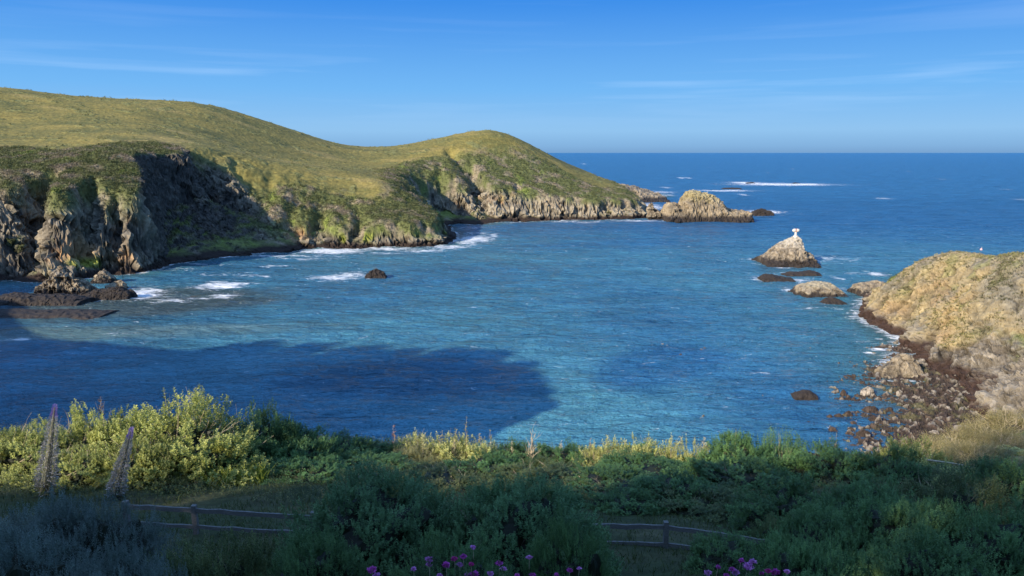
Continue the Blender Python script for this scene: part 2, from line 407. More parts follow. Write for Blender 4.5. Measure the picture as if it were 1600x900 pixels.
def headland(X, Y):
    wx = 2.2 * fbm(X / 16, Y / 16, 3.3, 3); wy = 2.2 * fbm(X / 16, Y / 16, 9.3, 3)
    sd, A = HL(X + wx, Y + wy); k, W, zb = A[..., 0], A[..., 1], A[..., 2]
    P = HP(X, Y) + 0.5 * fbm(X / 22, Y / 22, 2, 4)
    def px_at(px, Yd): return (px - 800) / F * (Yd * cp + 10 * sp)
    ramp = sstep(-2, 6, sd) * (1 - sstep(30, 60, sd))
    fr = sstep(-1, 5, sd) * (1 - sstep(45, 75, sd))
    left = 1 - sstep(-112, -96, X)
    gl = ridged(X / 15 + 0.3 * fbm(X / 30, Y / 30), Y / 60, 4.2, 2)
    g2 = ridged(X / 6.0, Y / 26, 8.1, 2)
    hol = bump2(X, Y, px_at(318, 264), 264, 19, 27, 0.35)
    sdw = sd + ramp * (1 - .8 * hol) * (gl * (3.0 + 2.5 * left) + g2 * (0.8 + 0.8 * left) + 5.0 * fbm(X / 8, Y / 10, 19, 3) - 1.8)
    def gully(px, Yd, wd, ln, dp, rot=0.3): return dp * bump2(X, Y, px_at(px, Yd), Yd, wd, ln, rot)
    cut = 34 * hol + gully(374, 266, 6, 12, 8, .3)
    cut = cut - gully(200, 238, 9, 22, 15, .45) - gully(100, 218, 6, 14, 7, .2) - gully(20, 216, 8, 16, 6, .2)
    cut = cut + gully(64, 222, 4.0, 17, 15) + gully(140, 226, 3.4, 13, 11, .35) + gully(182, 222, 2.6, 9, 8, .35) + gully(232, 224, 2.2, 8, 6, .4)
    cut = cut + gully(414, 268, 2.4, 8, 7) + gully(452, 276, 2.4, 9, 8) + gully(495, 284, 3.2, 10, 9) + gully(556, 290, 3.0, 9, 8) + gully(622, 294, 2.0, 7, 5)
    cut = cut + gully(708, 352, 14, 30, 28, .4) + gully(742, 400, 7, 26, 18, .45) + gully(702, 424, 3.5, 9, 9, .3) + gully(868, 418, 4, 14, 9, .4) + gully(800, 405, 3, 10, 6) + gully(925, 416, 4, 12, 7, .3)
    cut = cut - gully(765, 392, 6, 14, 9, .3)
    sdw = np.where(sd > 0, np.maximum(sdw - cut * fr, 0.32 * np.minimum(sd, 30)), sdw)
    t = np.maximum(sdw, 0)
    zb = zb * (1 + 0.35 * fbm(X / 10, Y / 14, 17, 3))
    steepc = k * t * (0.70 + 0.45 * sstep(1, 7, t))
    cliff = smin(steepc, zb + 0.62 * t, 3.0)
    cliff = cliff + 0.6 * sdw * (sdw < 0) + 0.5
    cliff = cliff + sstep(0, 4, t) * (1.7 * fbm(X / 7, Y / 7, 5, 3) + 1.1 * ridged(X / 4.5, Y / 9, 15, 2) * left)
    # rubble apron at the foot, left
    z = smin(P, cliff, 4.5)
    z = np.maximum(z, -4) * 1.0
    plat = cliff - P                                        # > 0 : above the brink
    gx, gy = 1, 1
    return z, sd, plat, W, sdw

def make_headland():
    u = np.concatenate([np.arange(-3.2, -0.80, 0.03), np.arange(-0.80, 0.26, 0.00125)])
    y = [8.0]
    while y[-1] < 760:
        Yv = y[-1]
        y.append(Yv + (4.0 if Yv < 150 else 0.42 if Yv < 330 else 0.55 if Yv < 450 else 1.2 if Yv < 480 else 4.0))
    y = np.array(y)
    U, Y = np.meshgrid(u, y, indexing='ij'); X = U * Y
    Z, sd, plat, W, sdw = headland(X, Y)
    V = np.stack([X, Y, Z], -1)
    du = np.gradient(V, axis=0); dv = np.gradient(V, axis=1)
    n = np.cross(du, dv); n /= np.linalg.norm(n, axis=-1)[..., None] + 1e-9
    steep = 1 - np.abs(n[..., 2])
    nA = fbm(X / 9, Y / 9, Z / 9, 4); nB = fbm(X / 3.1, Y / 3.1, Z / 3.1 + 4, 3); nC = fbm(X / 24, Y / 30, 11, 3)
    Pz = np.maximum(Z - plat * 0, 1)
    PH = HP(X, Y)
    rel = Z / np.maximum(PH, 4)                             # 0 at the sea, 1 on the plateau
    far = sstep(700, 760, (X / (Y * cp + 8) * F + 800))
    pxs = X / (Y * cp + 8) * F + 800; vegline = 0.82 - 0.38 * sstep(360, 430, pxs) * (1 - far) - 0.02 * far
    rocky = sstep(0.02, 0.22, steep + 0.20 * nA + 0.12 * nB) * (1 - sstep(vegline - 0.16, vegline + 0.16, rel + 0.28 * nA + 0.25 * nC + 0.1 * nB))
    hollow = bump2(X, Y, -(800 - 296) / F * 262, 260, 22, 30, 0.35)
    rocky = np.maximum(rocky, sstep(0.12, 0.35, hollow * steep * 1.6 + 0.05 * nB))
    gr = sstep(-5, 5, sd - W + 7 * nA + 3 * nB)
    X2, Y2, Z2, d = surface_detail(X, Y, Z, rocky * sstep(-1, 3, Z + 1) * (1 - 0.3 * hollow), 3.4, 7.0)
    # bushes are real lumps
    lump = np.sqrt(np.clip(0.5 + fbm(X / 2.6, Y / 2.6, Z / 2.6, 2), 0, 1)) * 0.9 + 0.4 * fbm(X / 1.0, Y / 1.0, Z / 1.0, 2)
    scrub = (1 - gr) * (1 - rocky) * sstep(3, 7, Z)
    patch = sstep(0.14, 0.36, fbm(X / 9, Y / 6.0, 21, 3) + 0.14 * nB + 0.22 * nC) * gr * (1 - sstep(0.90, 0.97, Z / 70) * 0)
    Z2 = Z2 + lump * (0.9 * scrub + 0.35 * patch) + (0.16 * nB + 0.10 * fbm(X / 1.3, Y / 1.3, 3, 2)) * gr
    Z2 = np.maximum(Z2, -3.5)
    # colours
    tone = np.clip(0.5 + 0.9 * fbm(X / 30, Y / 16, 1, 4) + 0.55 * nB + 0.5 * fbm(X / 1.4, Y / 1.4, 6, 2), 0, 1)
    c = cmix(np.broadcast_to(GRASS2, X.shape + (3,)), GRASS, tone)
    c = cmix(c, STRAW, 0.5 * sstep(0.1, 0.45, fbm(X / 40, Y / 12, 31, 4)))
    c = cmix(c, SCRUB * 1.3 + np.array((0.02, 0.01, 0.01)), 0.72 * patch)
    sc = cmix(np.broadcast_to(SCRUB, X.shape + (3,)), DRYSC, sstep(-0.05, 0.35, fbm(X / 12, Y / 6, 41, 4) + 0.35 * nB))
    sc = cmix(sc, GREEN, 0.75 * sstep(0.08, 0.30, fbm(X / 9, Y / 14, Z / 9 + 51, 3) + 0.16 * nB - 0.40 * (rel - 0.50)))
    c = cmix(c, sc, 1 - gr)
    trail = sstep(0.25, 0.42, perlin(X / 26, Y / 60, Z / 0.9) + 0.25 * nB) * gr
    c = cmix(c, c * 0.7, trail * 0.35)
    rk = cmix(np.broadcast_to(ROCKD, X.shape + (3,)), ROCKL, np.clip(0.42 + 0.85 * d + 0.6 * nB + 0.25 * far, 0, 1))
    rk = cmix(rk, OCHRE, 0.55 * sstep(0.15, 0.45, fbm(X / 12, Y / 12, 61 + Z / 9, 3)))
    rk = cmix(rk, GREEN * 0.7, 0.35 * sstep(0.15, 0.35, fbm(X / 6, Y / 6, 71 + Z / 8, 3)) * (1 - steep))
    rk = cmix(rk, np.array((0.048, 0.044, 0.040)), 0.85 * sstep(0.15, 0.5, hollow))  # rock darkened by colour inside the hollow, deepening its shade
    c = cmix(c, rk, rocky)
    # raw orange scar at the top right of the hollow
    sx_, sy_, sz_ = at(328, 268, 279)
    c = cmix(c, (0.50, 0.27, 0.13), 0.9 * sstep(0.35, 0.6, bump2(X, Y, sx_, sy_, 5.5, 6) * sstep(24, 28, Z) + 0.25 * nB))
    # algae streaks then the wet, mussel-dark tide band
    lm = sstep(0.2, 0.4, fbm(X / 8, Y / 8, 81, 2)) * sstep(1.5, 3, Z) * (1 - sstep(4, 6, Z)) * (1 - far)
    c = cmix(c, LIME * 0.8, 0.7 * lm)
    c = cmix(c, WET, 1 - sstep(1.2, 2.6, Z2 + 1.2 * nA + 0.8 * nB))
    vis = (Y > 165) & (U > -0.8) & (Z > 4) & (Y < 470)
    wgt = (np.clip(scrub * 1.0 + patch * .22 + 0.02 * gr, 0, 1) * vis * np.gradient(X, axis=0) * np.gradient(Y, axis=1) * (260 / np.maximum(Y, 100)) ** 2).ravel()
    r_ = np.random.default_rng(12); idx = r_.choice(len(wgt), 42000, p=wgt / wgt.sum()); per = 9
    bp = np.stack([X2, Y2, Z2], -1).reshape(-1, 3)[idx]; bc = c.reshape(-1, 3)[idx]; isg = gr.ravel()[idx][:, None] * (1 - patch.ravel()[idx][:, None])
    sz = r_.uniform(.25, .75, (len(idx), 1)) * (1 - .55 * isg)
    pp = bp[:, None] + r_.normal(size=(len(idx), per, 3)) * np.array((.5, .5, .30)) * sz[..., None] + np.array((0, 0, .25)) * sz[..., None]
    dd = r_.normal(size=(len(idx), per, 3)); dd[..., 2] = np.abs(dd[..., 2]) + .2; dd /= np.linalg.norm(dd, axis=-1)[..., None]
    ss = np.cross(dd, r_.normal(size=dd.shape)); ss /= np.linalg.norm(ss, axis=-1)[..., None]
    ll_ = (r_.uniform(.35, .8, (len(idx), per)) * sz).ravel()
    SV, SF = leaf_quads(pp.reshape(-1, 3), dd.reshape(-1, 3), ss.reshape(-1, 3), ll_, ll_ * .7)
    SC = np.repeat(np.repeat(bc * r_.uniform(.55, 1.5, (len(idx), 1)), per, 0) * r_.uniform(.8, 1.25, (len(idx) * per, 1)), 4, 0)
    tag(link('hillside_scrub', new_mesh('hillside_scrub', SV, SF, np.clip(SC, .004, 1), False, M_LEAF)), 'low coastal scrub clinging to the headland slopes', 'scrub', kind='stuff')
    V = np.stack([X2, Y2, Z2], -1).reshape(-1, 3)
    f = grid_faces(len(u), len(y), (V[:, 2] > -2.5))
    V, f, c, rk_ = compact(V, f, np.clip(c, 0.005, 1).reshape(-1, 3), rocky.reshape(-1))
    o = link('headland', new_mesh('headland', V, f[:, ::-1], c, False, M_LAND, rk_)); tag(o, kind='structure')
make_headland()

# ---- the near bluff, the beach cove and the tan headland on the right
rl = shore([
    ('w', -100, 30, 1.2, 8), ('w', -78, 46, 1.2, 8), ('w', -50, 56, 1.2, 8), ('w', -20, 60, 1.2, 8), ('w', 10, 62, 1.2, 8), ('w', 32, 66, 1.0, 10), ('w', 48, 74, .9, 14), ('w', 58, 82, .9, 16),
    (1560, 672, 1.0, 20), (1530, 650, 1.2, 16), (1490, 622, 1.3, 16), (1462, 604, 1.4, 20), (1448, 588, 1.2, 20), (1432, 562, 1.2, 20), (1412, 540, 1.2, 20), (1396, 520, 1.4, 20),
    (1362, 506, 1.3, 20), (1338, 495, 1.2, 20), (1350, 478, 1.5, 20), (1364, 462, 1.6, 20), (1386, 447, 1.5, 20), (1420, 430, 1.5, 20), ('w', 108, 172, 1.4, 20), ('w', 140, 168, 1.3, 20), ('w', 260, 165, 1.2, 20),
    ('w', 320, 60, 1, 20), ('w', 200, -60, 1, 20), ('w', -100, -60, 1, 20)])
RL = Coast(rl, 1.0, 30)
rp = [(0, 0, 30.0), (0, -30, 31), (-10, 5, 28.8), (10, 5, 28.8), (0, 10, 26.6), (-8, 14, 25.4), (8, 14, 25.4), (0, 18, 24.0), (-14, 20, 23.6), (14, 20, 23.4), (0, 23, 22.7), (-16, 27, 21.9), (0, 27, 21.6), (16, 27, 21.4),
      (-22, 33, 20.4), (0, 33, 19.8), (14, 33, 19.4), (-20, 40, 18.6), (0, 40, 17.6), (14, 40, 16.9), (0, 48, 15), (-25, 48, 16.5), (20, 48, 13.5),
      (24, 30, 20.3), (30, 40, 17.5), (40, 20, 24), (60, 20, 27), (80, 40, 30), (-40, 30, 22), (-60, 20, 26), (-90, 0, 34)]
rp += [at(*p) for p in [(1500, 710, 47), (1540, 690, 50), (1600, 645, 56), (1640, 600, 66), (1700, 560, 78), (1580, 600, 96), (1600, 560, 106),
    (1640, 408, 118), (1600, 408, 121), (1560, 409, 126), (1530, 413, 131), (1512, 411, 136), (1500, 402, 140), (1470, 399, 147), (1440, 408, 151), (1415, 420, 153), (1390, 442, 154), (1372, 470, 154), (1355, 492, 153),
    (1800, 400, 112), (2000, 380, 112)]]
rp += [(98, 172, 5), (112, 160, 7), (100, 140, 12), (112, 128, 14), (130, 118, 15), (130, 150, 8), (160, 120, 14), (180, 145, 8), (250, 100, 18), (88, 106, 18.5), (84, 94, 20)]
RP = TPS(rp, 0.3)
def nearland(X, Y):
    sd, A = RL(X, Y)
    k = A[..., 0]
    far = sstep(70, 90, Y)
    P = RP(X, Y) + 0.35 * fbm(X / 6, Y / 6, 2, 4)
    g = ridged(X / 9 + Y / 22, Y / 9 - X / 30, 3, 3)
    ramp = sstep(-1, 4, sd) * (1 - sstep(14, 34, sd))
    sdw = sd + ramp * far * (g * 2.3 - 1.0)
    t = np.maximum(sdw, 0)
    cliff = 0.8 * sdw * (sdw < 0) + k * t + 0.3 + sstep(0, 3, t) * 0.9 * fbm(X / 4, Y / 4, 5, 3)
    return smin(P, cliff, 2.2), sd, cliff - P
def ground_z(x, y):
    z, _, _ = nearland(np.array([float(x)]), np.array([float(y)]))
    return float(z[0])
def make_near():
    parts = []
    # bluff in front of the house
    x = np.arange(-70, 70, 0.35); y = np.arange(-30, 70.01, 0.35)
    X, Y = np.meshgrid(x, y, indexing='ij'); Z, sd, pl = nearland(X, Y)
    Z = Z + 0.10 * fbm(X / 0.9, Y / 0.9, 1, 3)
    nA = fbm(X / 4, Y / 4, 7, 3); nB = fbm(X / 1.2, Y / 1.2, 3, 3)
    right = sstep(20, 30, X) * sstep(38, 46, Y)
    c = cmix(np.broadcast_to(np.array((0.040, 0.050, 0.020)), X.shape + (3,)), (0.075, 0.070, 0.035), sstep(-0.1, 0.4, nA))
    c = cmix(c, cmix(np.broadcast_to(np.array((0.34, 0.27, 0.13)), X.shape + (3,)), (0.17, 0.19, 0.045), sstep(-0.05, 0.3, nA + 0.3 * nB)), right)
    c = cmix(c, (0.09, 0.08, 0.065), 1 - sstep(2, 8, Z))
    V = np.stack([X, Y, Z], -1).reshape(-1, 3)
    f = grid_faces(len(x), len(y), V[:, 2] > -2)
    V, f, c = compact(V, f, c.reshape(-1, 3))
    o = link('bluff_ground', new_mesh('bluff_ground', V, f, c, True, M_NEAR)); tag(o, kind='structure')
    # tan headland on the right
    u = np.concatenate([np.arange(0.36, 0.78, 0.0011), np.arange(0.78, 2.0, 0.02)])
    y = np.concatenate([np.arange(70, 185, 0.22), np.arange(185, 225, 1.5)])
    U, Y = np.meshgrid(u, y, indexing='ij'); X = U * Y
    Z, sd, pl = nearland(X, Y)
    V = np.stack([X, Y, Z], -1)
    n = np.cross(np.gradient(V, axis=0), np.gradient(V, axis=1)); n /= np.linalg.norm(n, axis=-1)[..., None] + 1e-9
    steep = 1 - np.abs(n[..., 2])
    nA = fbm(X / 5, Y / 5, Z / 5, 4); nB = fbm(X / 1.5, Y / 1.5, Z / 1.5, 3)
    low = 1 - sstep(0, 2.5, Z - 1.2 - 4.0 * (1 - sstep(108, 128, Y)) + 3.0 * nA + 1.0 * nB)
    rocky = np.clip(low + 0.6 * sstep(0.34, 0.5, steep + 0.15 * nA), 0, 1) * (0.3 + 0.7 * sstep(-1, 1, sd))
    X2, Y2, Z2, d = surface_detail(X, Y, Z, rocky * 0.75 + 0.38, 2.0, 4.6)
    # rills run straight down the face
    rill = ridged(X / 12, Y / 1.5, Z / 16, 3)
    Z2 = Z2 + 0.10 * rill * (1 - low) + 0.22 * np.maximum(0, nB)
    crev = np.clip(-d * 1.6, 0, 1) * (1 - low)
    Z2 = np.maximum(Z2, -2.5)
    c = cmix(np.broadcast_to(np.array((0.190, 0.152, 0.088)), X.shape + (3,)), (0.345, 0.270, 0.150), np.clip(0.5 + 0.8 * nA + 0.5 * nB, 0, 1))
    c = cmix(c, OCHRE * .7, 0.35 * sstep(0.0, 0.4, fbm(X / 9, Y / 9, 5 + Z / 6, 3)))
    c = cmix(c, (0.15, 0.14, 0.115), 0.7 * sstep(0.05, 0.35, fbm(X / 7, Y / 12, 15 + Z / 12, 3)))
    c = cmix(c, (0.24, 0.20, 0.08), 0.5 * sstep(0.0, 0.3, nA) * (1 - steep * 1.5).clip(0, 1))
    c = cmix(c, (0.17, 0.17, 0.06), 0.5 * sstep(0.22, 0.36, fbm(X / 6, Y / 6, 25 + Z / 10, 3) + 0.1 * nB) * sstep(4, 8, Z))
    for (px, py, Yd, r) in [(1402, 437, 160, 1.6), (1590, 525, 108, 2.4), (1600, 545, 106, 2.4)]:
        gx, gy, gz = at(px, py, Yd)
        c = cmix(c, (0.11, 0.14, 0.04), 0.8 * sstep(0.3, 0.6, bump2(X, Y, gx, gy, r, r * 1.6) + 0.2 * nB))
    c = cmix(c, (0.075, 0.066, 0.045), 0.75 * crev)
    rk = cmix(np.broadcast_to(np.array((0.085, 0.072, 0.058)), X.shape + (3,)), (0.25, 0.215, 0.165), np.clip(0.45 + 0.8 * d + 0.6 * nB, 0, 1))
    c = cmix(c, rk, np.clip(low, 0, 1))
    c = cmix(c, (0.045, 0.028, 0.022), 1 - sstep(1.2, 2.6, Z2 + 1.3 * nA + 0.5 * nB))
    V = np.stack([X2, Y2, Z2], -1).reshape(-1, 3)
    wgt = ((1 - low) * sstep(-.25, .25, nA + .3 * nB) * (U < 0.8) * (Y < 170) * sstep(2, 4, Z) * Y * np.gradient(Y, axis=1) * (100 / Y) ** 2).ravel()
    r_ = np.random.default_rng(14); idx = r_.choice(len(wgt), 7000, p=wgt / wgt.sum()); per = 8
    bp = V[idx]; bc = c.reshape(-1, 3)[idx]; sz = r_.uniform(.12, .40, (len(idx), 1))
    pp = bp[:, None] + r_.normal(size=(len(idx), per, 3)) * np.array((.5, .5, .2)) * sz[..., None]
    dd = r_.normal(size=(len(idx), per, 3)); dd[..., 2] = np.abs(dd[..., 2]) + .5; dd /= np.linalg.norm(dd, axis=-1)[..., None]
    ss = np.cross(dd, r_.normal(size=dd.shape)); ss /= np.linalg.norm(ss, axis=-1)[..., None]
    ll_ = (r_.uniform(.5, 1.1, (len(idx), per)) * sz).ravel()
    SV, SF = leaf_quads(pp.reshape(-1, 3), dd.reshape(-1, 3), ss.reshape(-1, 3), ll_, ll_ * .5)
    SC = np.repeat(np.repeat(bc * r_.uniform(.5, 1.5, (len(idx), 1)) * np.array((.95, 1.05, .8)), per, 0) * r_.uniform(.8, 1.25, (len(idx) * per, 1)), 4, 0)
    tag(link('bluff_tufts', new_mesh('bluff_tufts', SV, SF, np.clip(SC, .004, 1), False, M_LEAF)), 'dry tufts of grass and ice plant on the tan headland', 'grass', kind='stuff')
    keep = (V[:, 2] > -2) & ~((V[:, 0] < 69) & (V[:, 1] < 69.5))
    f = grid_faces(len(u), len(y), keep)
    V, f, c, rk_ = compact(V, f, np.clip(c, 0.005, 1).reshape(-1, 3), (0.25 + 0.6 * low).reshape(-1))
    o = link('right_cliff_ground', new_mesh('right_cliff_ground', V, f[:, ::-1], c, False, M_LAND, rk_)); tag(o, kind='structure')
make_near()

# ---- rocky beach between the bluff and the right headland
be = np.array([sea(px, py) for px, py in [(1300, 790), (1335, 720), (1352, 680), (1362, 650), (1362, 615), (1372, 585), (1384, 560), (1404, 540), (1440, 545), (1500, 580), (1600, 640), (1660, 720), (1500, 820)]])
BE = Coast(be, 0.5, 20)
def make_beach():
    x = np.arange(25, 85, 0.14); y = np.arange(62, 140, 0.2)
    X, Y = np.meshgrid(x, y, indexing='ij')
    sd, _ = BE(X, Y)
    sd = sd + 4.0 * fbm(X / 5, Y / 7, 3, 4)
    lump = np.maximum(0, ridged(X / 1.3, Y / 1.3, 2, 3)) ** 1.3
    big = np.maximum(0, fbm(X / 3.5, Y / 3.5, 9, 3))
    Z = -0.30 + 0.085 * np.clip(sd, -8, 30) + 0.45 * lump + 0.8 * big
    nB = fbm(X / 0.8, Y / 0.8, 5, 3)
    c = cmix(np.broadcast_to(np.array((0.030, 0.021, 0.016)), X.shape + (3,)), (0.075, 0.050, 0.034), sstep(-0.1, 0.4, nB + 0.4 * lump - .2))
    c = cmix(c, (0.09, 0.085, 0.035), 0.6 * sstep(0.05, 0.35, fbm(X / 2.5, Y / 2.5, 15, 3)))
    blk = cells(X / 0.9, Y / 0.9, 0 * X, 5); Z = Z + 0.30 * blk + 0.16 * cells(X / .4, Y / .4, 0 * X, 6)
    c = c * (0.75 + 0.5 * (blk[..., None] + .5))
    c = cmix(c, (0.20, 0.175, 0.14), 0.85 * sstep(0.54, 0.66, blk + 0.25 * nB + 0.010 * np.clip(sd - 6, -10, 18)))
    V = np.stack([X, Y, Z], -1).reshape(-1, 3)
    f = grid_faces(len(x), len(y), V[:, 2] > -0.3)
    V, f, c = compact(V, f, c.reshape(-1, 3))
    o = link('beach', new_mesh('beach', V, f, c, False, M_ROCK)); tag(o, kind='structure')
make_beach()

# ---- the sea
FOAM = [  # px, py, half-width px, half-height px, strength
    (212, 458, 46, 9, 1.2), (270, 469, 40, 4, .75), (345, 446, 40, 7, 1.1), (350, 462, 26, 4, 1.1), (320, 466, 50, 3, .7), (520, 434, 38, 4, 1.1), (550, 431, 36, 5, .8), (400, 431, 40, 3, .55), (360, 428, 40, 4, .5),
    (430, 416, 34, 2, .7), (480, 404, 60, 2, .6), (600, 396, 60, 2, .6), (300, 412, 50, 2, .6), (170, 434, 12, 3, .7),
    (520, 392, 56, 5, 1.2), (610, 389, 70, 2.5, .9), (740, 374, 34, 7, 1.0), (215, 462, 44, 7, 1.1), (430, 400, 60, 2.5, .8), (250, 420, 50, 3, .6), (580, 388, 30, 3, .9), (490, 400, 60, 2, .5), (660, 392, 50, 2, .8), (700, 386, 36, 3.5, 1.1), (728, 378, 22, 6, .9), (745, 365, 24, 3, .6), (772, 368, 8, 4, .8), (740, 356, 30, 3, .5),
    (900, 347, 60, 1.5, .7), (800, 348, 40, 1.5, .6), (1000, 345, 60, 1.5, .7), (1100, 341, 50, 1.2, .5),
    (1012, 322, 26, 6, 1.0), (1020, 312, 16, 3, .7), (1030, 300, 26, 2, .8), (1045, 305, 12, 2, .7), (965, 317, 14, 3, .5), (1040, 293, 10, 1.2, .7),
    (1130, 298, 52, 1.6, 1.0), (1220, 288, 84, 2.2, 1.1), (1170, 286, 30, 2, 1.1), (1255, 288, 36, 2, 1.1), (1300, 289, 40, 1, .4), (1160, 304, 8, 1.2, .8), (1195, 331, 30, 3, 1.15), (1160, 336, 14, 3, .9),
    (1064, 278, 5, .8, 1), (1075, 278, 5, .8, 1), (1202, 270, 3, .6, .8), (912, 256, 4, .5, 1), (1380, 310, 14, 1, .8), (1600, 312, 20, 1.2, .6), (1240, 264, 4, .5, .7), (1320, 262, 4, .5, .6), (1475, 280, 5, .7, .6), (1420, 268, 4, .6, .6), (1110, 262, 4, .5, .6), (1570, 296, 6, .8, .6),
    (1222, 412, 40, 4, .7), (1265, 404, 10, 5, 1), (1180, 405, 14, 2, .6), (1300, 404, 50, 6, .5), (1225, 418, 14, 1.5, .8), (1190, 436, 16, 4, .9), (1250, 438, 24, 4, .8), (1235, 426, 20, 2, .5), (1308, 434, 8, 3, .8), (1240, 454, 12, 4, .9), (1320, 452, 10, 3, .6),
    (1372, 429, 20, 3, .9), (1345, 428, 40, 2, .5), (1330, 475, 30, 3, .6), (1290, 482, 60, 3, .35),
    (1376, 546, 18, 4, 1.15), (1388, 541, 10, 3, 1.1), (1360, 552, 10, 2, 1), (1375, 530, 14, 3, .5), (20, 530, 36, 2, .8), (190, 522, 36, 1.6, .5), (210, 518, 8, 3, .5), (1350, 500, 20, 2, .4)]
def make_sea():
    u = np.concatenate([np.arange(-3, -0.8, 0.08), np.arange(-0.8, 0.8, 0.0020), np.arange(0.8, 3.0, 0.08)])
    y = [30.0]
    while y[-1] < 45000: y.append(y[-1] * 1.0035 if y[-1] < 1200 else y[-1] * 1.03)
    y = np.array(y)
    U, Y = np.meshgrid(u, y, indexing='ij'); X = U * Y
    # shore distance: signed, negative over water
    s1, _ = HL(X, Y); s2, _ = RL(X, Y); s3, _ = BE(X, Y)
    off = np.minimum(np.minimum(np.maximum(-s1, 0), np.maximum(-s2, 0)), np.maximum(-s3, 0) + 1)
    inside_cove = sstep(430, 300, Y) if False else 1 - sstep(250, 420, Y + 0.25 * X)
    w1 = fbm(X / 60, Y / 45, 1, 4); w2 = fbm(X / 14, Y / 9, 2, 3)
    deep = np.array((0.020, 0.104, 0.225)); turq = np.array((0.062, 0.200, 0.262)); dark = np.array((0.016, 0.050, 0.055)); sand = np.array((0.13, 0.17, 0.13))
    c = cmix(np.broadcast_to(deep, X.shape + (3,)), turq, np.clip(inside_cove * (0.60 + 0.6 * w1), 0, 1))
    # kelp and reef ledges under the left cliff, pale sand beyond them
    xl, yl = sea(150, 480)
    reef = bump2(X, Y, xl + 4, yl + 4, 52, 26, 0.30)
    c = cmix(c, (0.060, 0.062, 0.045), 0.75 * sstep(0.45, 0.85, reef + 0.25 * w2 + 0.2 * w1))
    kel = sstep(0.32, 0.55, fbm(X / 22, Y / 10, 33, 3) + 0.6 * reef) * (1 - sstep(150, 240, Y)) * 0.6
    c = cmix(c, dark, kel * 0.4)
    c = cmix(c, (0.030, 0.135, 0.270), sstep(350, 700, Y))
    xs, ys = sea(120, 520); c = cmix(c, sand, 0.55 * sstep(0.4, 0.9, bump2(X, Y, xs, ys, 60, 9, 0.10) + 0.25 * w2))
    xs, ys = sea(420, 560); c = cmix(c, turq * 1.35, 0.5 * bump2(X, Y, xs, ys, 40, 16, 0.1))
    xs, ys = sea(860, 640); c = cmix(c, turq * 1.5 + np.array((0.01, 0.02, 0)), 0.55 * bump2(X, Y, xs, ys, 30, 22, 0.5))
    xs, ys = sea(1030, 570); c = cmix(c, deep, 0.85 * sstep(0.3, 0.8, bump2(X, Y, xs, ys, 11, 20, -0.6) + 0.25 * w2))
    xs, ys = sea(650, 590); c = cmix(c, deep * 0.6, 0.6 * sstep(0.3, 0.8, bump2(X, Y, xs, ys, 26, 14, -0.1) + 0.2 * w2))  # water colour darkened where the hill's shade crosses the cove
    shal = (1 - sstep(0, 16, off + 5 * w1))
    c = cmix(c, (0.045, 0.14, 0.14), 0.6 * shal)
    c = cmix(c, (0.05, 0.085, 0.075), 0.6 * (1 - sstep(0, 5, off)))
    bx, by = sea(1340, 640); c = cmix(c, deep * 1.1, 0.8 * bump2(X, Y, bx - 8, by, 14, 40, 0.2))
    foam = 0.85 * (1 - sstep(0.5, 4.5, off)) * (Y > 110) * (0.55 + 0.9 * np.clip(w2 + .2, 0, 1))
    for (px, py, rx, ry, s) in FOAM:
        fx, fy = sea(px, py); x2, _ = sea(px + rx, py); _, y2 = sea(px, py - ry); _, y3 = sea(px, py + ry)
        ryy = (y2 - y3) / 2
        foam = np.maximum(foam, s * bump2(X, Y, fx, fy, x2 - fx, max(ryy, 0.8)))
    wx_ = X + 1.2 * fbm(X / 20, Y / 20, 3, 2)
    Z = 1.35 * (0.26 * perlin(wx_ / 9 + 0.10 * Y / 3, Y / 3.3 - X * 0.02, 1.5) + 0.13 * perlin(wx_ / 4 - .05 * Y, Y / 1.5, 4.5) + 0.05 * perlin(X / 1.7, Y / .8, 8.5)) * (1 - sstep(380, 520, Y))
    Z = Z + 0.5 * perlin(X / 22, Y / 11, 2.5) * sstep(250, 500, Y) * (1 - sstep(1500, 2500, Y))
    for (px, py, rx) in [(1225, 408, 48), (1100, 341, 70), (1190, 330, 24), (1208, 434, 28), (1250, 428, 32), (1278, 458, 42), (1302, 474, 26), (1370, 450, 38), (588, 430, 20), (1142, 297, 24)]:
        fx, fy = sea(px, py); x2, _ = sea(px + rx, py); hw = x2 - fx
        foam = np.maximum(foam, 0.62 * bump2(X, Y, fx, fy + hw * .1, hw * 1.15, hw * .55))
    foam = np.clip(foam, 0, 1.2)
    V = np.stack([X, Y, Z], -1).reshape(-1, 3)
    f = grid_faces(len(u), len(y))
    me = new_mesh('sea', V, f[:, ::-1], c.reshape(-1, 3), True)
    me.attributes['Col'].data  # colour of the water body
    fa = me.attributes.new('foam', 'FLOAT', 'POINT'); fa.data.foreach_set('value', foam.reshape(-1).astype(np.float32))
    m, t, p, o = mat_base('sea_water'); N = t.nodes.new; L = t.links.new
    ac = N('ShaderNodeAttribute'); ac.attribute_name = 'Col'; af = N('ShaderNodeAttribute'); af.attribute_name = 'foam'
    g = N('ShaderNodeNewGeometry')
    def noise(scale, stretch, detail=4, rot=0.0, rough=0.55, dist=0.0):
        mpn = N('ShaderNodeMapping'); mpn.inputs['Scale'].default_value = stretch; mpn.inputs['Rotation'].default_value = (0, 0, rot)
        n = N('ShaderNodeTexNoise'); n.inputs['Scale'].default_value = scale; n.inputs['Detail'].default_value = detail; n.inputs['Roughness'].default_value = rough
        n.inputs['Distortion'].default_value = dist
        L(g.outputs['Position'], mpn.inputs[0]); L(mpn.outputs[0], n.inputs[0]); return n
    a0 = noise(0.030, (0.45, 1.5, 1), 4, 0.10, 0.6)
    a1 = noise(0.10, (0.55, 1.25, 1), 5, 0.12, 0.6)          # swell
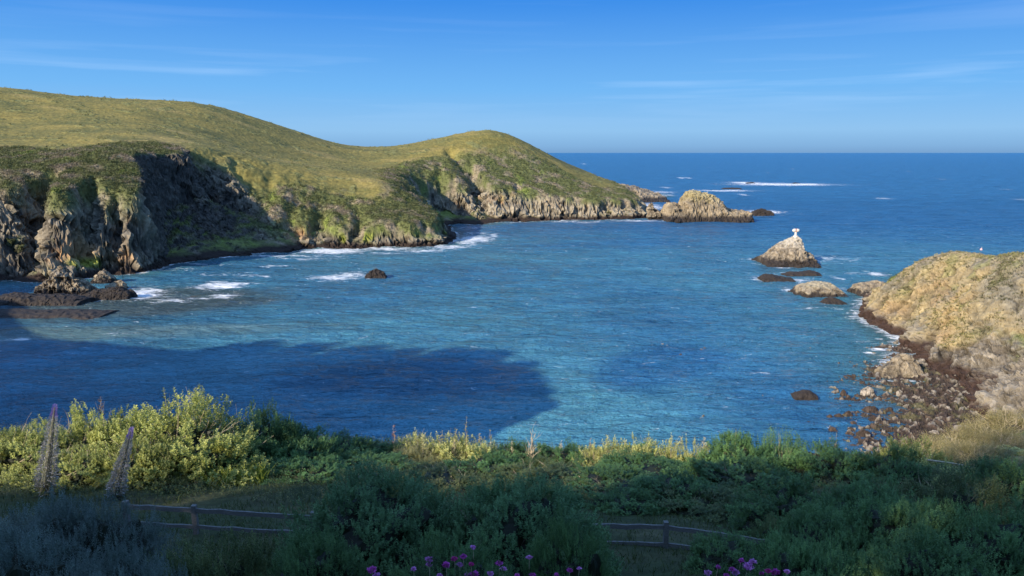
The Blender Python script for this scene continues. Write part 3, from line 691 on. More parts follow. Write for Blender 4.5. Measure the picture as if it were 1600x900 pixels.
    a2 = noise(0.55, (0.55, 1.3, 1), 5, 0.25, 0.62, 0.3)     # chop
    a3 = noise(2.6, (0.7, 1.2, 1), 4, -0.3, 0.6)            # ripples
    def bump(src, strength, dist, prev=None):
        b = N('ShaderNodeBump'); b.inputs['Strength'].default_value = strength; b.inputs['Distance'].default_value = dist
        L(src.outputs[0], b.inputs['Height'])
        if prev: L(prev.outputs[0], b.inputs['Normal'])
        return b
    b = bump(a0, 1.0, 7.0); b = bump(a1, 1.0, 4.5, b); b = bump(a2, 1.0, 2.2, b); b = bump(a3, 1.0, 0.30, b)
    # foam: thresholded noise, denser where the mask is high
    fn = noise(0.42, (0.55, 1.6, 1), 10, 0.15, 0.75, 1.2)
    s = N('ShaderNodeMath'); s.operation = 'ADD'; fs = N('ShaderNodeMath'); fs.operation = 'MULTIPLY_ADD'; fs.inputs[1].default_value = 4.0; fs.inputs[2].default_value = -1.9
    L(fn.outputs[0], fs.inputs[0]); L(af.outputs['Fac'], s.inputs[0]); L(fs.outputs[0], s.inputs[1])
    r = N('ShaderNodeMapRange'); r.inputs[1].default_value = 0.55; r.inputs[2].default_value = 1.10; L(s.outputs[0], r.inputs[0])
    # water body takes faint mottling
    bn = noise(0.05, (1, 2.2, 1), 6, 0.1, 0.6)
    mr = N('ShaderNodeMapRange'); mr.inputs[1].default_value = 0.3; mr.inputs[2].default_value = 0.7; mr.inputs[3].default_value = 0.75; mr.inputs[4].default_value = 1.25
    L(bn.outputs[0], mr.inputs[0])
    sc = N('ShaderNodeVectorMath'); sc.operation = 'SCALE'; L(ac.outputs['Color'], sc.inputs[0]); L(mr.outputs[0], sc.inputs['Scale'])
    mx = N('ShaderNodeMixRGB'); mx.inputs[2].default_value = (0.80, 0.82, 0.84, 1)
    L(r.outputs[0], mx.inputs[0]); L(sc.outputs[0], mx.inputs[1]); L(mx.outputs[0], p.inputs['Base Color'])
    rr = N('ShaderNodeMapRange'); rr.inputs[3].default_value = 0.09; rr.inputs[4].default_value = 0.8; L(r.outputs[0], rr.inputs[0]); 
    # past the cove mouth the unresolved chop makes the surface rougher and less mirror-like
    sxyz = N('ShaderNodeSeparateXYZ'); L(g.outputs['Position'], sxyz.inputs[0])
    fr_ = N('ShaderNodeMapRange'); fr_.inputs[1].default_value = 120; fr_.inputs[2].default_value = 520; L(sxyz.outputs[1], fr_.inputs[0])
    ro = N('ShaderNodeMath'); ro.operation = 'MULTIPLY_ADD'; ro.inputs[1].default_value = 0.30; L(fr_.outputs[0], ro.inputs[0]); L(rr.outputs[0], ro.inputs[2]); L(ro.outputs[0], p.inputs['Roughness'])
    sp_ = N('ShaderNodeMapRange'); sp_.inputs[1].default_value = 120; sp_.inputs[2].default_value = 520; sp_.inputs[3].default_value = 0.45; sp_.inputs[4].default_value = 0.10
    L(sxyz.outputs[1], sp_.inputs[0]); L(sp_.outputs[0], p.inputs['Specular IOR Level'])
    p.inputs['IOR'].default_value = 1.333; p.inputs['Specular IOR Level'].default_value = 0.5
    L(b.outputs[0], p.inputs['Normal'])
    me.materials.append(m)
    o = link('sea', me); tag(o, kind='structure')
make_sea()

# ================================================================== ROCKS IN THE WATER
def rock(name, prof, Y, depth, label, cat='rock', group=None, wet=1.6, base=(0.15, 0.12, 0.085), light=(0.29, 0.235, 0.16), top=None, amp=0.9, sc=3.0, seed=0, power=2.0, skew=0.0, res=None, parent=None):
    """a rock from its skyline (px, py) list at distance Y; depth = extent front to back"""
    q = np.array([at(px, py, Y) for px, py in prof])
    xs, zs = q[:, 0], q[:, 2]
    w_ = xs[-1] - xs[0]
    res = res or max(w_ / 110, 0.05)
    x = np.arange(xs[0] - w_ * .06, xs[-1] + w_ * .06 + res, res); y = np.arange(-depth * .62, depth * .62 + res, res * 1.2)
    X, Yl = np.meshgrid(x, y, indexing='ij')
    yy = Yl - skew * depth * (0.5 - 0)
    wob = 1 + 0.25 * fbm(X / (w_ * .22), Yl / (w_ * .22), seed + 5, 3)
    h = np.interp(X, xs, zs, left=-1.5, right=-1.5)
    r = np.abs(Yl) / (depth / 2) * wob
    prof_y = np.clip(1 - r ** power, -0.6, 1)
    Z = np.where(h > 0, h * prof_y, h) - 0.3 * (prof_y < 0)
    Z = Z + 0.35 * fbm(X / sc, Yl / sc, seed, 3) * np.clip(h * 0.3, 0.1, 1)
    V = np.stack([X, Yl, Z], -1)
    a_, b_ = min(amp, 0.22 * max(zs)), sc
    X2, Y2, Z2, d = surface_detail(X, Yl + 31.7 * seed, Z, np.ones_like(X) * sstep(-.5, 1, Z + 0.4), a_, b_); Y2 -= 31.7 * seed
    nB = fbm(X / (sc * .4), Yl / (sc * .4), Z / (sc * .4) + seed, 3)
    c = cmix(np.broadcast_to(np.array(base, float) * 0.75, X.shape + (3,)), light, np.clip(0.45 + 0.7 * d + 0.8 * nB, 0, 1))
    if top is not None:
        c = cmix(c, top, 0.7 * sstep(0.55, 0.85, Z / max(zs) + 0.25 * nB))
    c = cmix(c, (0.030, 0.023, 0.019), 1 - sstep(wet * 0.7, wet * 1.25, Z2 + 0.9 * nB + 0.35 * fbm(X / 2, Yl / 2, seed, 2)))
    cx = (xs[0] + xs[-1]) / 2
    V = np.stack([X2 - cx, Y2, np.maximum(Z2, -0.8)], -1).reshape(-1, 3)
    f = grid_faces(len(x), len(y), V[:, 2] > -0.6)
    V, f, c = compact(V, f, np.clip(c, 0.005, 1).reshape(-1, 3))
    o = link(name, new_mesh(name, V, f, c, False, M_ROCK, 1.0 if w_ > 3 else 0.15), parent, (cx, Y, 0)); tag(o, label, cat, group)
    return o
OFF = 'rocks standing off the headlands'
rock('sea_stack', [(1188, 402), (1200, 397), (1206, 390), (1212, 384), (1222, 379), (1232, 374), (1238, 371), (1244, 370), (1249, 372), (1251, 384), (1254, 394), (1258, 392), (1264, 395), (1268, 403)], 236, 17,
     'pale pointed sea stack with dark waterline, topped by a white beacon', 'sea stack', OFF, 2.2, (0.16, 0.13, 0.09), (0.31, 0.25, 0.175), (0.42, 0.38, 0.31), 0.9, 3.0, 1, 1.9)
rock('sea_stack', [(1036, 338), (1041, 322), (1046, 317), (1054, 318), (1062, 324), (1066, 310), (1072, 299), (1078, 297), (1090, 298), (1104, 302), (1116, 308), (1126, 318), (1134, 328), (1138, 333), (1140, 327), (1146, 330), (1160, 329), (1166, 333)], 392, 30,
     'largest sea stack, a tan humped block off the headland tip', 'sea stack', OFF, 3.2, (0.15, 0.12, 0.08), (0.30, 0.235, 0.15), (0.30, 0.25, 0.12), 2.4, 7.0, 2, 3.0)
rock('tidal_rock', [(1012, 338), (1014, 318), (1019, 317), (1023, 326), (1030, 331), (1038, 338)], 396, 9, 'small upright pinnacle rock between the headland tip and the largest stack', 'rock', OFF, 1.6, seed=3, amp=1.5)
rock('tidal_rock', [(1176, 331), (1183, 327), (1190, 326), (1198, 328), (1206, 331)], 418, 8, 'low dark rock awash in white surf right of the largest stack', 'rock', OFF, 9, seed=4)
rock('tidal_rock', [(1125, 297), (1132, 293.5), (1145, 293), (1156, 293.5), (1160, 297)], 730, 14, 'flat brown rock far out behind the largest stack', 'rock', OFF, 9, seed=5)
rock('tidal_rock', [(1160, 288), (1168, 285), (1176, 284.5), (1184, 288)], 860, 14, 'left of two breaker-washed rocks on the far line of surf', 'rock', OFF, 9, seed=6)
rock('tidal_rock', [(1236, 288), (1242, 285), (1250, 286), (1256, 288)], 860, 10, 'right of two breaker-washed rocks on the far line of surf', 'rock', OFF, 9, seed=7)
rock('tidal_rock', [(1188, 433), (1195, 428.5), (1206, 428), (1216, 431), (1226, 432), (1238, 435)], 204, 6, 'low dark rock just below the pointed stack, left of its pair', 'rock', OFF, 9, seed=8)
rock('tidal_rock', [(1224, 429), (1234, 424), (1246, 425), (1262, 422), (1274, 424), (1280, 427)], 213, 5, 'low dark rock just below the pointed stack, right of its pair', 'rock', OFF, 9, seed=9)
rock('tidal_rock', [(1242, 458), (1248, 448), (1258, 443), (1276, 441), (1294, 442), (1306, 449), (1314, 459)], 183, 9, 'flat-topped rock with dry grey crown and dark skirt', 'rock', OFF, 1.1, seed=10, top=(0.30, 0.26, 0.18), power=3.5)
rock('tidal_rock', [(1284, 475), (1290, 466), (1300, 464), (1312, 468), (1321, 473)], 172, 4, 'small brown rock in front of the flat-topped grey rock', 'rock', OFF, 9, seed=11)
rock('tidal_rock', [(1334, 452), (1340, 445), (1354, 441), (1370, 440), (1386, 442), (1400, 450)], 184, 8, 'dark ledge rock touching the water beside the tan headland nose', 'rock', OFF, 1.2, seed=12)
rock('tidal_rock', [(572, 430), (578, 423), (588, 420), (598, 424), (604, 430)], 208, 4, 'lone dark rock with surf in the left of the cove', 'rock', OFF, 9, seed=13)
rock('tidal_rock', [(1520, 411), (1530, 407), (1545, 405), (1562, 405), (1575, 411)], 212, 9, 'dark rock top showing behind the tan headland crest', 'rock', OFF, 9, seed=14)
rock('tidal_rock', [(1238, 617), (1244, 612), (1256, 609), (1266, 610), (1274, 616)], 104, 2.2, 'isolated reddish seaweed-covered rock in open cove water', 'rock', OFF, 9, seed=15)
rock('tidal_rock', [(1374, 578), (1384, 570), (1396, 560), (1410, 554), (1424, 555), (1434, 566), (1437, 578)], 114, 4, 'large pale grey boulder at the top of the dark beach', 'boulder', OFF, 0.3, seed=16, amp=.5)
rock('rocky_shelf', [(930, 304), (948, 292), (972, 287), (990, 290), (1002, 294), (1018, 299), (1036, 306)], 560, 60, 'low rocky shelf running out to sea behind the headland tip', 'rock', OFF, 3.0, seed=60, amp=2.5, sc=8, res=1.0)
# ledges at the foot of the left cliff
LG = 'dark ledges at the foot of the left cliff'
rock('ledge_rock', [(-20, 468), (0, 461), (30, 458), (60, 461), (92, 460), (120, 463), (136, 467)], 172, 9, 'broad dark kelp ledge below the left cliff at frame edge', 'rock', LG, 3.4, seed=17, amp=2.0, power=3, base=(0.07, 0.06, 0.05), light=(0.17, 0.14, 0.11))
rock('ledge_rock', [(60, 448), (80, 430), (96, 414), (108, 420), (124, 438), (140, 448)], 182, 7, 'pyramid-shaped grey rock at the foot of the left cliff', 'rock', LG, 1.8, seed=18, amp=2.0)
rock('ledge_rock', [(130, 462), (150, 452), (172, 450), (190, 446), (206, 456)], 178, 6, 'low black ledge beside the white surf patch', 'rock', LG, 9, seed=19)
rock('ledge_rock', [(148, 436), (154, 425), (162, 420), (170, 426), (178, 436)], 200, 5, 'small knob rock under the second spur of the left cliff', 'rock', LG, 1.2, seed=20)
rock('ledge_rock', [(166, 446), (178, 440), (188, 437), (196, 444)], 190, 3, 'little pale rock lying between spur and surf', 'rock', LG, .6, seed=21)
rock('ledge_rock', [(-30, 488), (10, 485), (60, 486.5), (100, 485), (140, 486.5), (170, 489)], 159, 9, 'outermost submerged-looking kelp ledge, left foreground of the reef', 'rock', LG, 9, seed=22, power=3)
rock('ledge_rock', [(290, 464), (300, 462), (318, 461), (330, 464)], 182, 2, 'thin dark ledge with surf breaking over its right end', 'rock', LG, 9, seed=23)
# loose beach boulders, each its own thing
BB = 'boulders scattered on the dark beach'
bl = [(1268 + 50, 616, 9, 8, 'w', 'round brown rock left of the pale brown block'), (1356, 614, 20, 11, 'd', 'squat pale brown block standing in the shallows'), (1325, 622, 8, 5, 'w', 'low brown weed-covered stone just off the squat pale brown block'), (1328, 636, 6, 4, 'w', 'weed-covered stone first below the squat pale brown block'), (1326, 648, 12, 6, 'w', 'weed-covered stone second below the squat pale brown block, wider'),
      (1297, 652, 9, 5, 'w', 'leftmost of the small weed-covered stones in the shallows'), (1311, 650, 12, 4, 'w', 'weed-covered stone beside the leftmost small one'), (1333, 662, 11, 4, 'w', 'weed-covered stone at the lip of the beach, middle height'), (1301, 672, 12, 5, 'w', 'flat weed-covered stone lower left in the shallows'), (1330, 671, 9, 4, 'w', 'weed-covered stone beside the flat lower-left one'), (1264, 660, 7, 2, 'w', 'tiny lone stone far out left of the other shallow stones'), (1333, 698, 14, 4, 'w', 'lowest weed-covered stone close to the bluff shrubs'), (1350, 677, 20, 6, 'w', 'broad weed-covered stone near the beach edge, low'),
      (1365, 655, 16, 5, 'w', 'weed-covered stone on the beach edge beside pale gravel'), (1360, 640, 22, 6, 'w', 'widest weed-covered stone right under the squat pale brown block'), (1468, 660, 9, 8, 'd', 'square pale boulder in the middle of the beach'), (1459, 678, 18, 6, 'd', 'long white boulder low on the beach'), (1495, 632, 14, 6, 'd', 'flat grey boulder under the cliff foot'),
      (1405, 616, 8, 6, 'd', 'small pale boulder near the water edge'), (1480, 640, 12, 5, 'd', 'grey slab boulder right of the square pale boulder'), (1510, 674, 14, 9, 'd', 'grey boulder at the far right of the beach'), (1440, 566, 12, 6, 'd', 'pale boulder beside the large grey boulder'),
      (1500, 655, 10, 6, 'd', 'tan boulder just under the right bank'), (1420, 700, 9, 4, 'w', 'dark stone at the very foot of the beach'), (1390, 640, 10, 4, 'w', 'dark stone in the middle of the brown weed field'), (1430, 622, 12, 5, 'd', 'broad grey boulder below the cliff crack')]
for i, (px, py, w_, h_, kd, lab) in enumerate(bl):
    x, y = sea(px, py, 0.3 if px > 1340 else 0)
    d = [(px - w_ / 2, py), (px - w_ * .3, py - h_ * .7), (px, py - h_), (px + w_ * .3, py - h_ * .75), (px + w_ / 2, py)]
    c = ((0.035, 0.024, 0.017), (0.075, 0.050, 0.034)) if kd == 'w' else ((0.17, 0.14, 0.11), (0.36, 0.31, 0.25))
    o = rock('beach_boulder', d, y, w_ / F * y * 0.9, lab or 'low reddish-brown weed-covered stone poking out of the shallows', 'boulder', BB, 0.02 if kd == 'd' else 0.05, c[0], c[1], seed=30 + i, amp=.5, sc=1.0, res=w_ / F * y / 26)

# ---- beacon on the stack
bx, by, bz = at(1243, 371, 236)
bz -= 0.3
be_ = thing('beacon', 'white two-lobed daymark beacon on a short post atop the pointed sea stack', 'beacon', (bx, by, bz))
import bmesh
def bm_obj(name, bm, mat, parent=None, loc=None, smooth=False):
    me = bpy.data.meshes.new(name); bm.to_mesh(me); bm.free(); me.materials.append(mat)
    if smooth:
        for p in me.polygons: p.use_smooth = True
    return link(name, me, parent, loc)
from mathutils import Matrix
bm = bmesh.new(); bmesh.ops.create_cone(bm, cap_ends=True, segments=14, radius1=1.0, radius2=0.75, depth=0.9, matrix=Matrix.Translation((0, 0, .45)))
bmesh.ops.bevel(bm, geom=bm.edges[:], offset=.05, segments=1, affect='EDGES'); bm_obj('plinth', bm, M_WHITE, be_)
bm = bmesh.new(); bmesh.ops.create_cone(bm, cap_ends=True, segments=12, radius1=.42, radius2=.36, depth=1.4, matrix=Matrix.Translation((0, 0, 1.4)))
bm_obj('post', bm, M_WHITE, be_)
for s in (-1, 1):
    bm = bmesh.new(); bmesh.ops.create_icosphere(bm, subdivisions=3, radius=1, matrix=Matrix.Translation((s * .50, 0, 2.55)) @ Matrix.Diagonal((.68, .45, .56, 1)))
    bm_obj('lobe', bm, M_WHITE, be_, smooth=True)
bm = bmesh.new(); bmesh.ops.create_cube(bm, size=1, matrix=Matrix.Translation((0, 0, 2.6)) @ Matrix.Diagonal((.12, .85, 1.0, 1)))
bm_obj('divider', bm, mat_plain('faded_red_paint', (0.45, 0.16, 0.11)), be_)
# ---- buoy
x, y = sea(1533, 391)
bu = thing('buoy', 'small pale pink buoy afloat beyond the tan headland', 'buoy', (x, y, 0))
bm = bmesh.new(); bmesh.ops.create_uvsphere(bm, u_segments=16, v_segments=10, radius=.42, matrix=Matrix.Translation((0, 0, .25)))
M_PINK = mat_plain('faded_pink_plastic', (0.75, 0.38, 0.36), .5, .1)
bm_obj('float', bm, M_PINK, bu, smooth=True)
bm = bmesh.new(); bmesh.ops.create_cone(bm, cap_ends=True, segments=8, radius1=.07, radius2=.05, depth=.7, matrix=Matrix.Translation((.1, 0, .9)))
bm_obj('stick', bm, M_WHITE, bu)
# ---- gulls sitting on the largest stack
for i, (px, Yd) in enumerate([(1083, 392), (1105, 392)]):
    x, y, z = at(px, 297.5 if i == 0 else 301.5, Yd)
    bm = bmesh.new()
    bmesh.ops.create_icosphere(bm, subdivisions=2, radius=1, matrix=Matrix.Translation((0, 0, .42)) @ Matrix.Diagonal((.42, .22, .22, 1)))
    bmesh.ops.create_icosphere(bm, subdivisions=2, radius=.13, matrix=Matrix.Translation((.34, 0, .68)))
    bmesh.ops.create_cone(bm, cap_ends=True, segments=6, radius1=.05, radius2=.005, depth=.18, matrix=Matrix.Translation((.52, 0, .66)) @ Matrix.Rotation(R(90), 4, 'Y'))
    bmesh.ops.create_cone(bm, cap_ends=True, segments=6, radius1=.16, radius2=.03, depth=.4, matrix=Matrix.Translation((-.5, 0, .42)) @ Matrix.Rotation(R(-90), 4, 'Y'))
    o = bm_obj('gull', bm, M_WHITE, None, (x, y, z - .1), True)
    tag(o, 'white gull resting on the highest point of the largest sea stack' if i == 0 else 'white gull resting on the right shoulder of the largest sea stack', 'bird', 'gulls on the stack')

# ================================================================== FENCE (split rail, posts stand in the grass)
def tube(bm, p0, p1, r0, r1, seg=6):
    p0, p1 = Vector(p0), Vector(p1); d = (p1 - p0); q = d.to_track_quat('Z', 'Y').to_matrix()
    rings = []
    for p, r in ((p0, r0), (p1, r1)):
        rings.append([bm.verts.new(p + q @ Vector((math.cos(2 * math.pi * k / seg) * r, math.sin(2 * math.pi * k / seg) * r, 0))) for k in range(seg)])
    for k in range(seg):
        bm.faces.new((rings[0][k], rings[0][(k + 1) % seg], rings[1][(k + 1) % seg], rings[1][k]))
    bm.faces.new(rings[1])
def beam(bm, p0, p1, w_, h_, n=6, wob=0.02, seed=0):
    rs = random.Random(seed); p0, p1 = Vector(p0), Vector(p1); prev = None
    d = (p1 - p0).normalized(); side = d.cross(Vector((0, 0, 1)));
    if side.length < .1: side = Vector((1, 0, 0))
    side.normalize(); up = side.cross(d)
    for i in range(n + 1):
        c = p0.lerp(p1, i / n) + Vector((rs.uniform(-wob, wob), rs.uniform(-wob, wob), rs.uniform(-wob, wob)))
        a_, b_ = w_ / 2 * rs.uniform(.88, 1.1), h_ / 2 * rs.uniform(.88, 1.1)
        ring = [bm.verts.new(c + side * x * a_ + up * y * b_) for x, y in ((-1, -1), (1, -1), (1, 1), (-1, 1))]
        if prev:
            for k in range(4): bm.faces.new((prev[k], prev[(k + 1) % 4], ring[(k + 1) % 4], ring[k]))
        else: bm.faces.new(ring[::-1])
        prev = ring
    bm.faces.new(prev)
fence = thing('split_rail_fence', 'weathered two-rail wooden fence crossing the shaded grass behind the round green shrubs', 'fence', at(303, 830, 23))
f0 = Vector(fence.location)
tops = [at(196, 783, 21.7), at(303, 789, 21.5), at(488, 800, 21.2), at(672, 806, 21.0), at(856, 812, 20.8), at(1041, 815, 20.6), at(1226, 842, 20.0)]
for i, tp in enumerate(tops):
    gz = min(ground_z(tp[0], tp[1]), tp[2] - .95) - 0.3
    bm = bmesh.new(); beam(bm, Vector((tp[0], tp[1], gz)) - f0, Vector(tp) - f0, .15, .15, 5, .008, i)
    bmesh.ops.bevel(bm, geom=[e_ for e_ in bm.edges if e_.is_boundary is False][:0], offset=.01) if False else None
    bm_obj('post', bm, M_WOOD, fence)
for i in range(len(tops) - 1):
    for k, dz in enumerate((.17, .72)):
        a_ = Vector(tops[i]) - Vector((0, .02, dz)) - f0; b_ = Vector(tops[i + 1]) - Vector((0, .02, dz)) - f0
        bm = bmesh.new(); beam(bm, a_, b_, .06, .14 if k == 0 else .11, 9, .014, 10 * i + k); bm_obj('rail', bm, M_WOOD, fence)

# ================================================================== VEGETATION
def lumpy(dirs, seed, amt=0.28, sc=2.2):
    return 1 + amt * fbm(dirs[..., 0] * sc + seed, dirs[..., 1] * sc, dirs[..., 2] * sc, 3) * 1.6
def unit(v): return v / (np.linalg.norm(v, axis=-1, keepdims=True) + 1e-9)
def dome(rx, ry, h, seed, scale=1.0, nu=48, nv=22, amt=0.28):
    th = np.linspace(0, 2 * np.pi, nu, endpoint=False); ph = np.linspace(-0.35, np.pi / 2, nv)
    T, Pp = np.meshgrid(th, ph, indexing='ij')
    D = np.stack([np.cos(T) * np.cos(Pp), np.sin(T) * np.cos(Pp), np.sin(Pp)], -1)
    r = lumpy(D, seed, amt) * scale
    V = D * r[..., None] * np.array((rx, ry, h)); V[..., 2] = np.maximum(V[..., 2], -.3)
    i, j = np.meshgrid(np.arange(nu), np.arange(nv - 1), indexing='ij')
    f = np.stack([i * nv + j, (i + 1) % nu * nv + j, (i + 1) % nu * nv + j + 1, i * nv + j + 1], -1).reshape(-1, 4)
    return V.reshape(-1, 3), f
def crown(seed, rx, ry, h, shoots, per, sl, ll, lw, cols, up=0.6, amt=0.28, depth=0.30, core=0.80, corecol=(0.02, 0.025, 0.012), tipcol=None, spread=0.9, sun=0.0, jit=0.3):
    """leafy mass: many short shoots, each a spiral of small leaves"""
    r_ = np.random.default_rng(seed)
    D = r_.normal(size=(shoots, 3)); D[:, 2] = np.abs(D[:, 2]) * 1.0 - 0.15; D = unit(D)
    K = max(40, shoots // 22)                       # tufts: shoots gather round tuft centres
    C_ = r_.normal(size=(K, 3)); C_[:, 2] = np.abs(C_[:, 2]) - .15; C_ = unit(C_)
    own = r_.integers(0, K, shoots); off = r_.normal(size=(shoots, 3)) * (0.62 / math.sqrt(K)) * 1.35
    D = unit(C_[own] + off); tuft = np.exp(-(off ** 2).sum(1) * K * .9)
    R_ = lumpy(D, seed, amt) * (1 + r_.uniform(-.07, .09, K)[own]) + .10 * tuft * min(1.0, 1.6 / h)
    clump = fbm(D[:, 0] * 5 + seed, D[:, 1] * 5, D[:, 2] * 5, 2)
    dep = 1 - depth * r_.random(shoots) ** 1.7 + 0.07 * clump
    P = D * (R_ * dep)[:, None] * np.array((rx, ry, h)); P[:, 2] = np.maximum(P[:, 2], 0.05)
    G = unit(D * np.array((1 / rx, 1 / ry, 1 / h)) * spread + np.array((0, 0, up / h)) + r_.normal(size=(shoots, 3)) * jit / h)
    c0, c1 = np.array(cols[0]), np.array(cols[1])
    shade = np.clip(0.42 + 0.7 * clump + 0.25 * (tuft - .5) + r_.uniform(-.22, .22, K)[own] + 0.16 * r_.normal(size=shoots), 0, 1)
    t = np.linspace(0.05, 1, per)
    L_ = sl * r_.uniform(0.55, 1.3, shoots)
    pos = P[:, None] + G[:, None] * (L_[:, None] * t)[..., None]
    a_ = unit(np.cross(G, np.array((0.3, 0.2, 1.0)))); b_ = np.cross(G, a_)
    ang = 2.4 * np.arange(per)[None] + r_.uniform(0, 6.28, shoots)[:, None]
    rad = a_[:, None] * np.cos(ang)[..., None] + b_[:, None] * np.sin(ang)[..., None]
    ld = unit(rad * (1.1 - 0.45 * t)[None, :, None] + G[:, None] * 0.5 + r_.normal(size=(shoots, per, 3)) * 0.2)
    sd2 = unit(np.cross(ld, G[:, None] + 1e-3))
    ln = ll * r_.uniform(.6, 1.25, (shoots, per)) * (1.1 - .4 * t)
    V, f = leaf_quads(pos.reshape(-1, 3), ld.reshape(-1, 3), sd2.reshape(-1, 3), ln.ravel(), (ln * lw).ravel())
    c = (c0 * (1 - shade[:, None]) + c1 * shade[:, None])[:, None] * r_.uniform(.8, 1.2, (shoots, per, 1))
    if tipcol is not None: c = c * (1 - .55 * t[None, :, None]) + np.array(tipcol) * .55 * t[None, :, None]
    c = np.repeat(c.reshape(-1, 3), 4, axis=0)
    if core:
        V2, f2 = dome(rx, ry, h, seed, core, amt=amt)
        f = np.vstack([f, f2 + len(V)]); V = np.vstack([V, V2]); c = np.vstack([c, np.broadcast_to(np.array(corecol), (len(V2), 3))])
    return V, f, np.clip(c, 0.004, 1)
def stems_mesh(name, seed, rx, ry, h, n=14, r0=.04, mat=None, gen=2, reach=.8):
    rs = random.Random(seed); bm = bmesh.new()
    def grow(p, d, ln, r, g):
        segs = 3
        for k in range(segs):
            q = p + d * (ln / segs); rr = r * (1 - .22 * (k + 1) / segs)
            tube(bm, p, q, r, rr, 5); p, r = q, rr
            d = (d + Vector((rs.gauss(0, .18), rs.gauss(0, .18), rs.gauss(.04, .1)))).normalized()
            if g and rs.random() < .8:
                dd = (d + Vector((rs.gauss(0, .6), rs.gauss(0, .6), rs.uniform(0, .5)))).normalized()
                grow(p, dd, ln * .6, r * .6, g - 1)
    for i in range(n):
        a_ = rs.uniform(0, 6.28); e_ = rs.uniform(.35, 1.4)
        d = Vector((math.cos(a_) * math.cos(e_) * rx, math.sin(a_) * math.cos(e_) * ry, math.sin(e_) * h))
        grow(Vector((rs.uniform(-.15, .15) * rx, rs.uniform(-.15, .15) * ry, -.1)), d.normalized(), d.length * reach, r0 * rs.uniform(.6, 1.1), gen)
    me = bpy.data.meshes.new(name); bm.to_mesh(me); bm.free(); me.materials.append(mat or M_TWIG); return me

DG = ((0.060, 0.125, 0.042), (0.155, 0.275, 0.085))       # dark coastal green
BG = ((0.085, 0.125, 0.095), (0.17, 0.225, 0.175))       # grey blue
YG = ((0.11, 0.155, 0.030), (0.36, 0.39, 0.09))       # yellow green, lifted towards sunlit brightness
MX = ((0.070, 0.105, 0.035), (0.165, 0.190, 0.065))
PROTO = {}
def proto(key, foliage, stems, size, leaf='foliage', extra=None):
    V, f, c = foliage
    lo, hi = np.percentile(V[:, :2], 1.5, axis=0), np.percentile(V[:, :2], 98.5, axis=0)
    size = (hi[0] - lo[0], hi[1] - lo[1], np.percentile(V[:, 2], 99.3))
    PROTO[key] = (new_mesh(key + '_foliage', V, f, c, False, M_LEAF), stems, size, leaf, extra)
for i in range(3):
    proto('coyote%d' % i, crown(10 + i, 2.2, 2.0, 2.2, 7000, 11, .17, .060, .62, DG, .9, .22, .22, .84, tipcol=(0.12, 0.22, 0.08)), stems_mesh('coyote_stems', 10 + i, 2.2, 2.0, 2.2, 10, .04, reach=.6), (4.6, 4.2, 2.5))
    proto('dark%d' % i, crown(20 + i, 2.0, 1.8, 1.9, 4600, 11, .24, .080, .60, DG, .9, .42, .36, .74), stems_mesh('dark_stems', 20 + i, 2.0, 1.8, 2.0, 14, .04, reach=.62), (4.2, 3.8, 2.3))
    proto('sunny%d' % i, crown(30 + i, 2.1, 1.8, 2.0, 4200, 10, .24, .090, .62, YG, .8, .42, .40, .70, tipcol=(0.52, 0.50, 0.17)), stems_mesh('sunny_stems', 30 + i, 2.2, 1.9, 2.2, 26, .028, M_DRY, reach=.70), (4.6, 4.0, 2.5))  # pale tip colour carries the look of sunlit highlights
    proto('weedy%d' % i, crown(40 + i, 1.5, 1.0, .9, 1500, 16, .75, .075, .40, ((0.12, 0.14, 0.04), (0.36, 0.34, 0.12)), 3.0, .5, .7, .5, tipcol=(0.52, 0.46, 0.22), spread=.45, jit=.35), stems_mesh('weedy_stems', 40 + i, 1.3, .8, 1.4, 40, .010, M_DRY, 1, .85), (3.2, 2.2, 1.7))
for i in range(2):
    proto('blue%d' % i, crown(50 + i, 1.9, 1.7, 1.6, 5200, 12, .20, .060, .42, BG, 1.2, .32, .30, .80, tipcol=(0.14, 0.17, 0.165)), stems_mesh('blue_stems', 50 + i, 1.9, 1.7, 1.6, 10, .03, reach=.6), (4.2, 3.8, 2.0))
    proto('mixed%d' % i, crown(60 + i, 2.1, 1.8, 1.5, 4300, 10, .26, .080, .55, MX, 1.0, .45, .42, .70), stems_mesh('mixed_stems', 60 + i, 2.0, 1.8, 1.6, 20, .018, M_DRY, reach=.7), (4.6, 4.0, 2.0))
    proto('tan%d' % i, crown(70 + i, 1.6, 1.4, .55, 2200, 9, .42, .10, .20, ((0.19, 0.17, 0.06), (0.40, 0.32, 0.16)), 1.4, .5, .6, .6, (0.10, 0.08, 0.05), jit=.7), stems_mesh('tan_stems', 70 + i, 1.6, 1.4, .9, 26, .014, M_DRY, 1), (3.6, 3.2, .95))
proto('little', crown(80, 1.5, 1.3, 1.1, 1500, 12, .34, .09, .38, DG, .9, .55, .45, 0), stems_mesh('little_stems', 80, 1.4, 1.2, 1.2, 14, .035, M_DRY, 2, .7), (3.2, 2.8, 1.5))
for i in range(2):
    proto('round%d' % i, crown(90 + i, 2.2, 2.0, 2.2, 9500, 10, .15, .058, .66, ((0.065, 0.135, 0.055), (0.165, 0.300, 0.115)), .8, .20, .20, .86, tipcol=(0.15, 0.27, 0.11)), stems_mesh('round_stems', 90 + i, 2.2, 2.0, 2.2, 10, .04, reach=.6), (4.6, 4.2, 2.5))

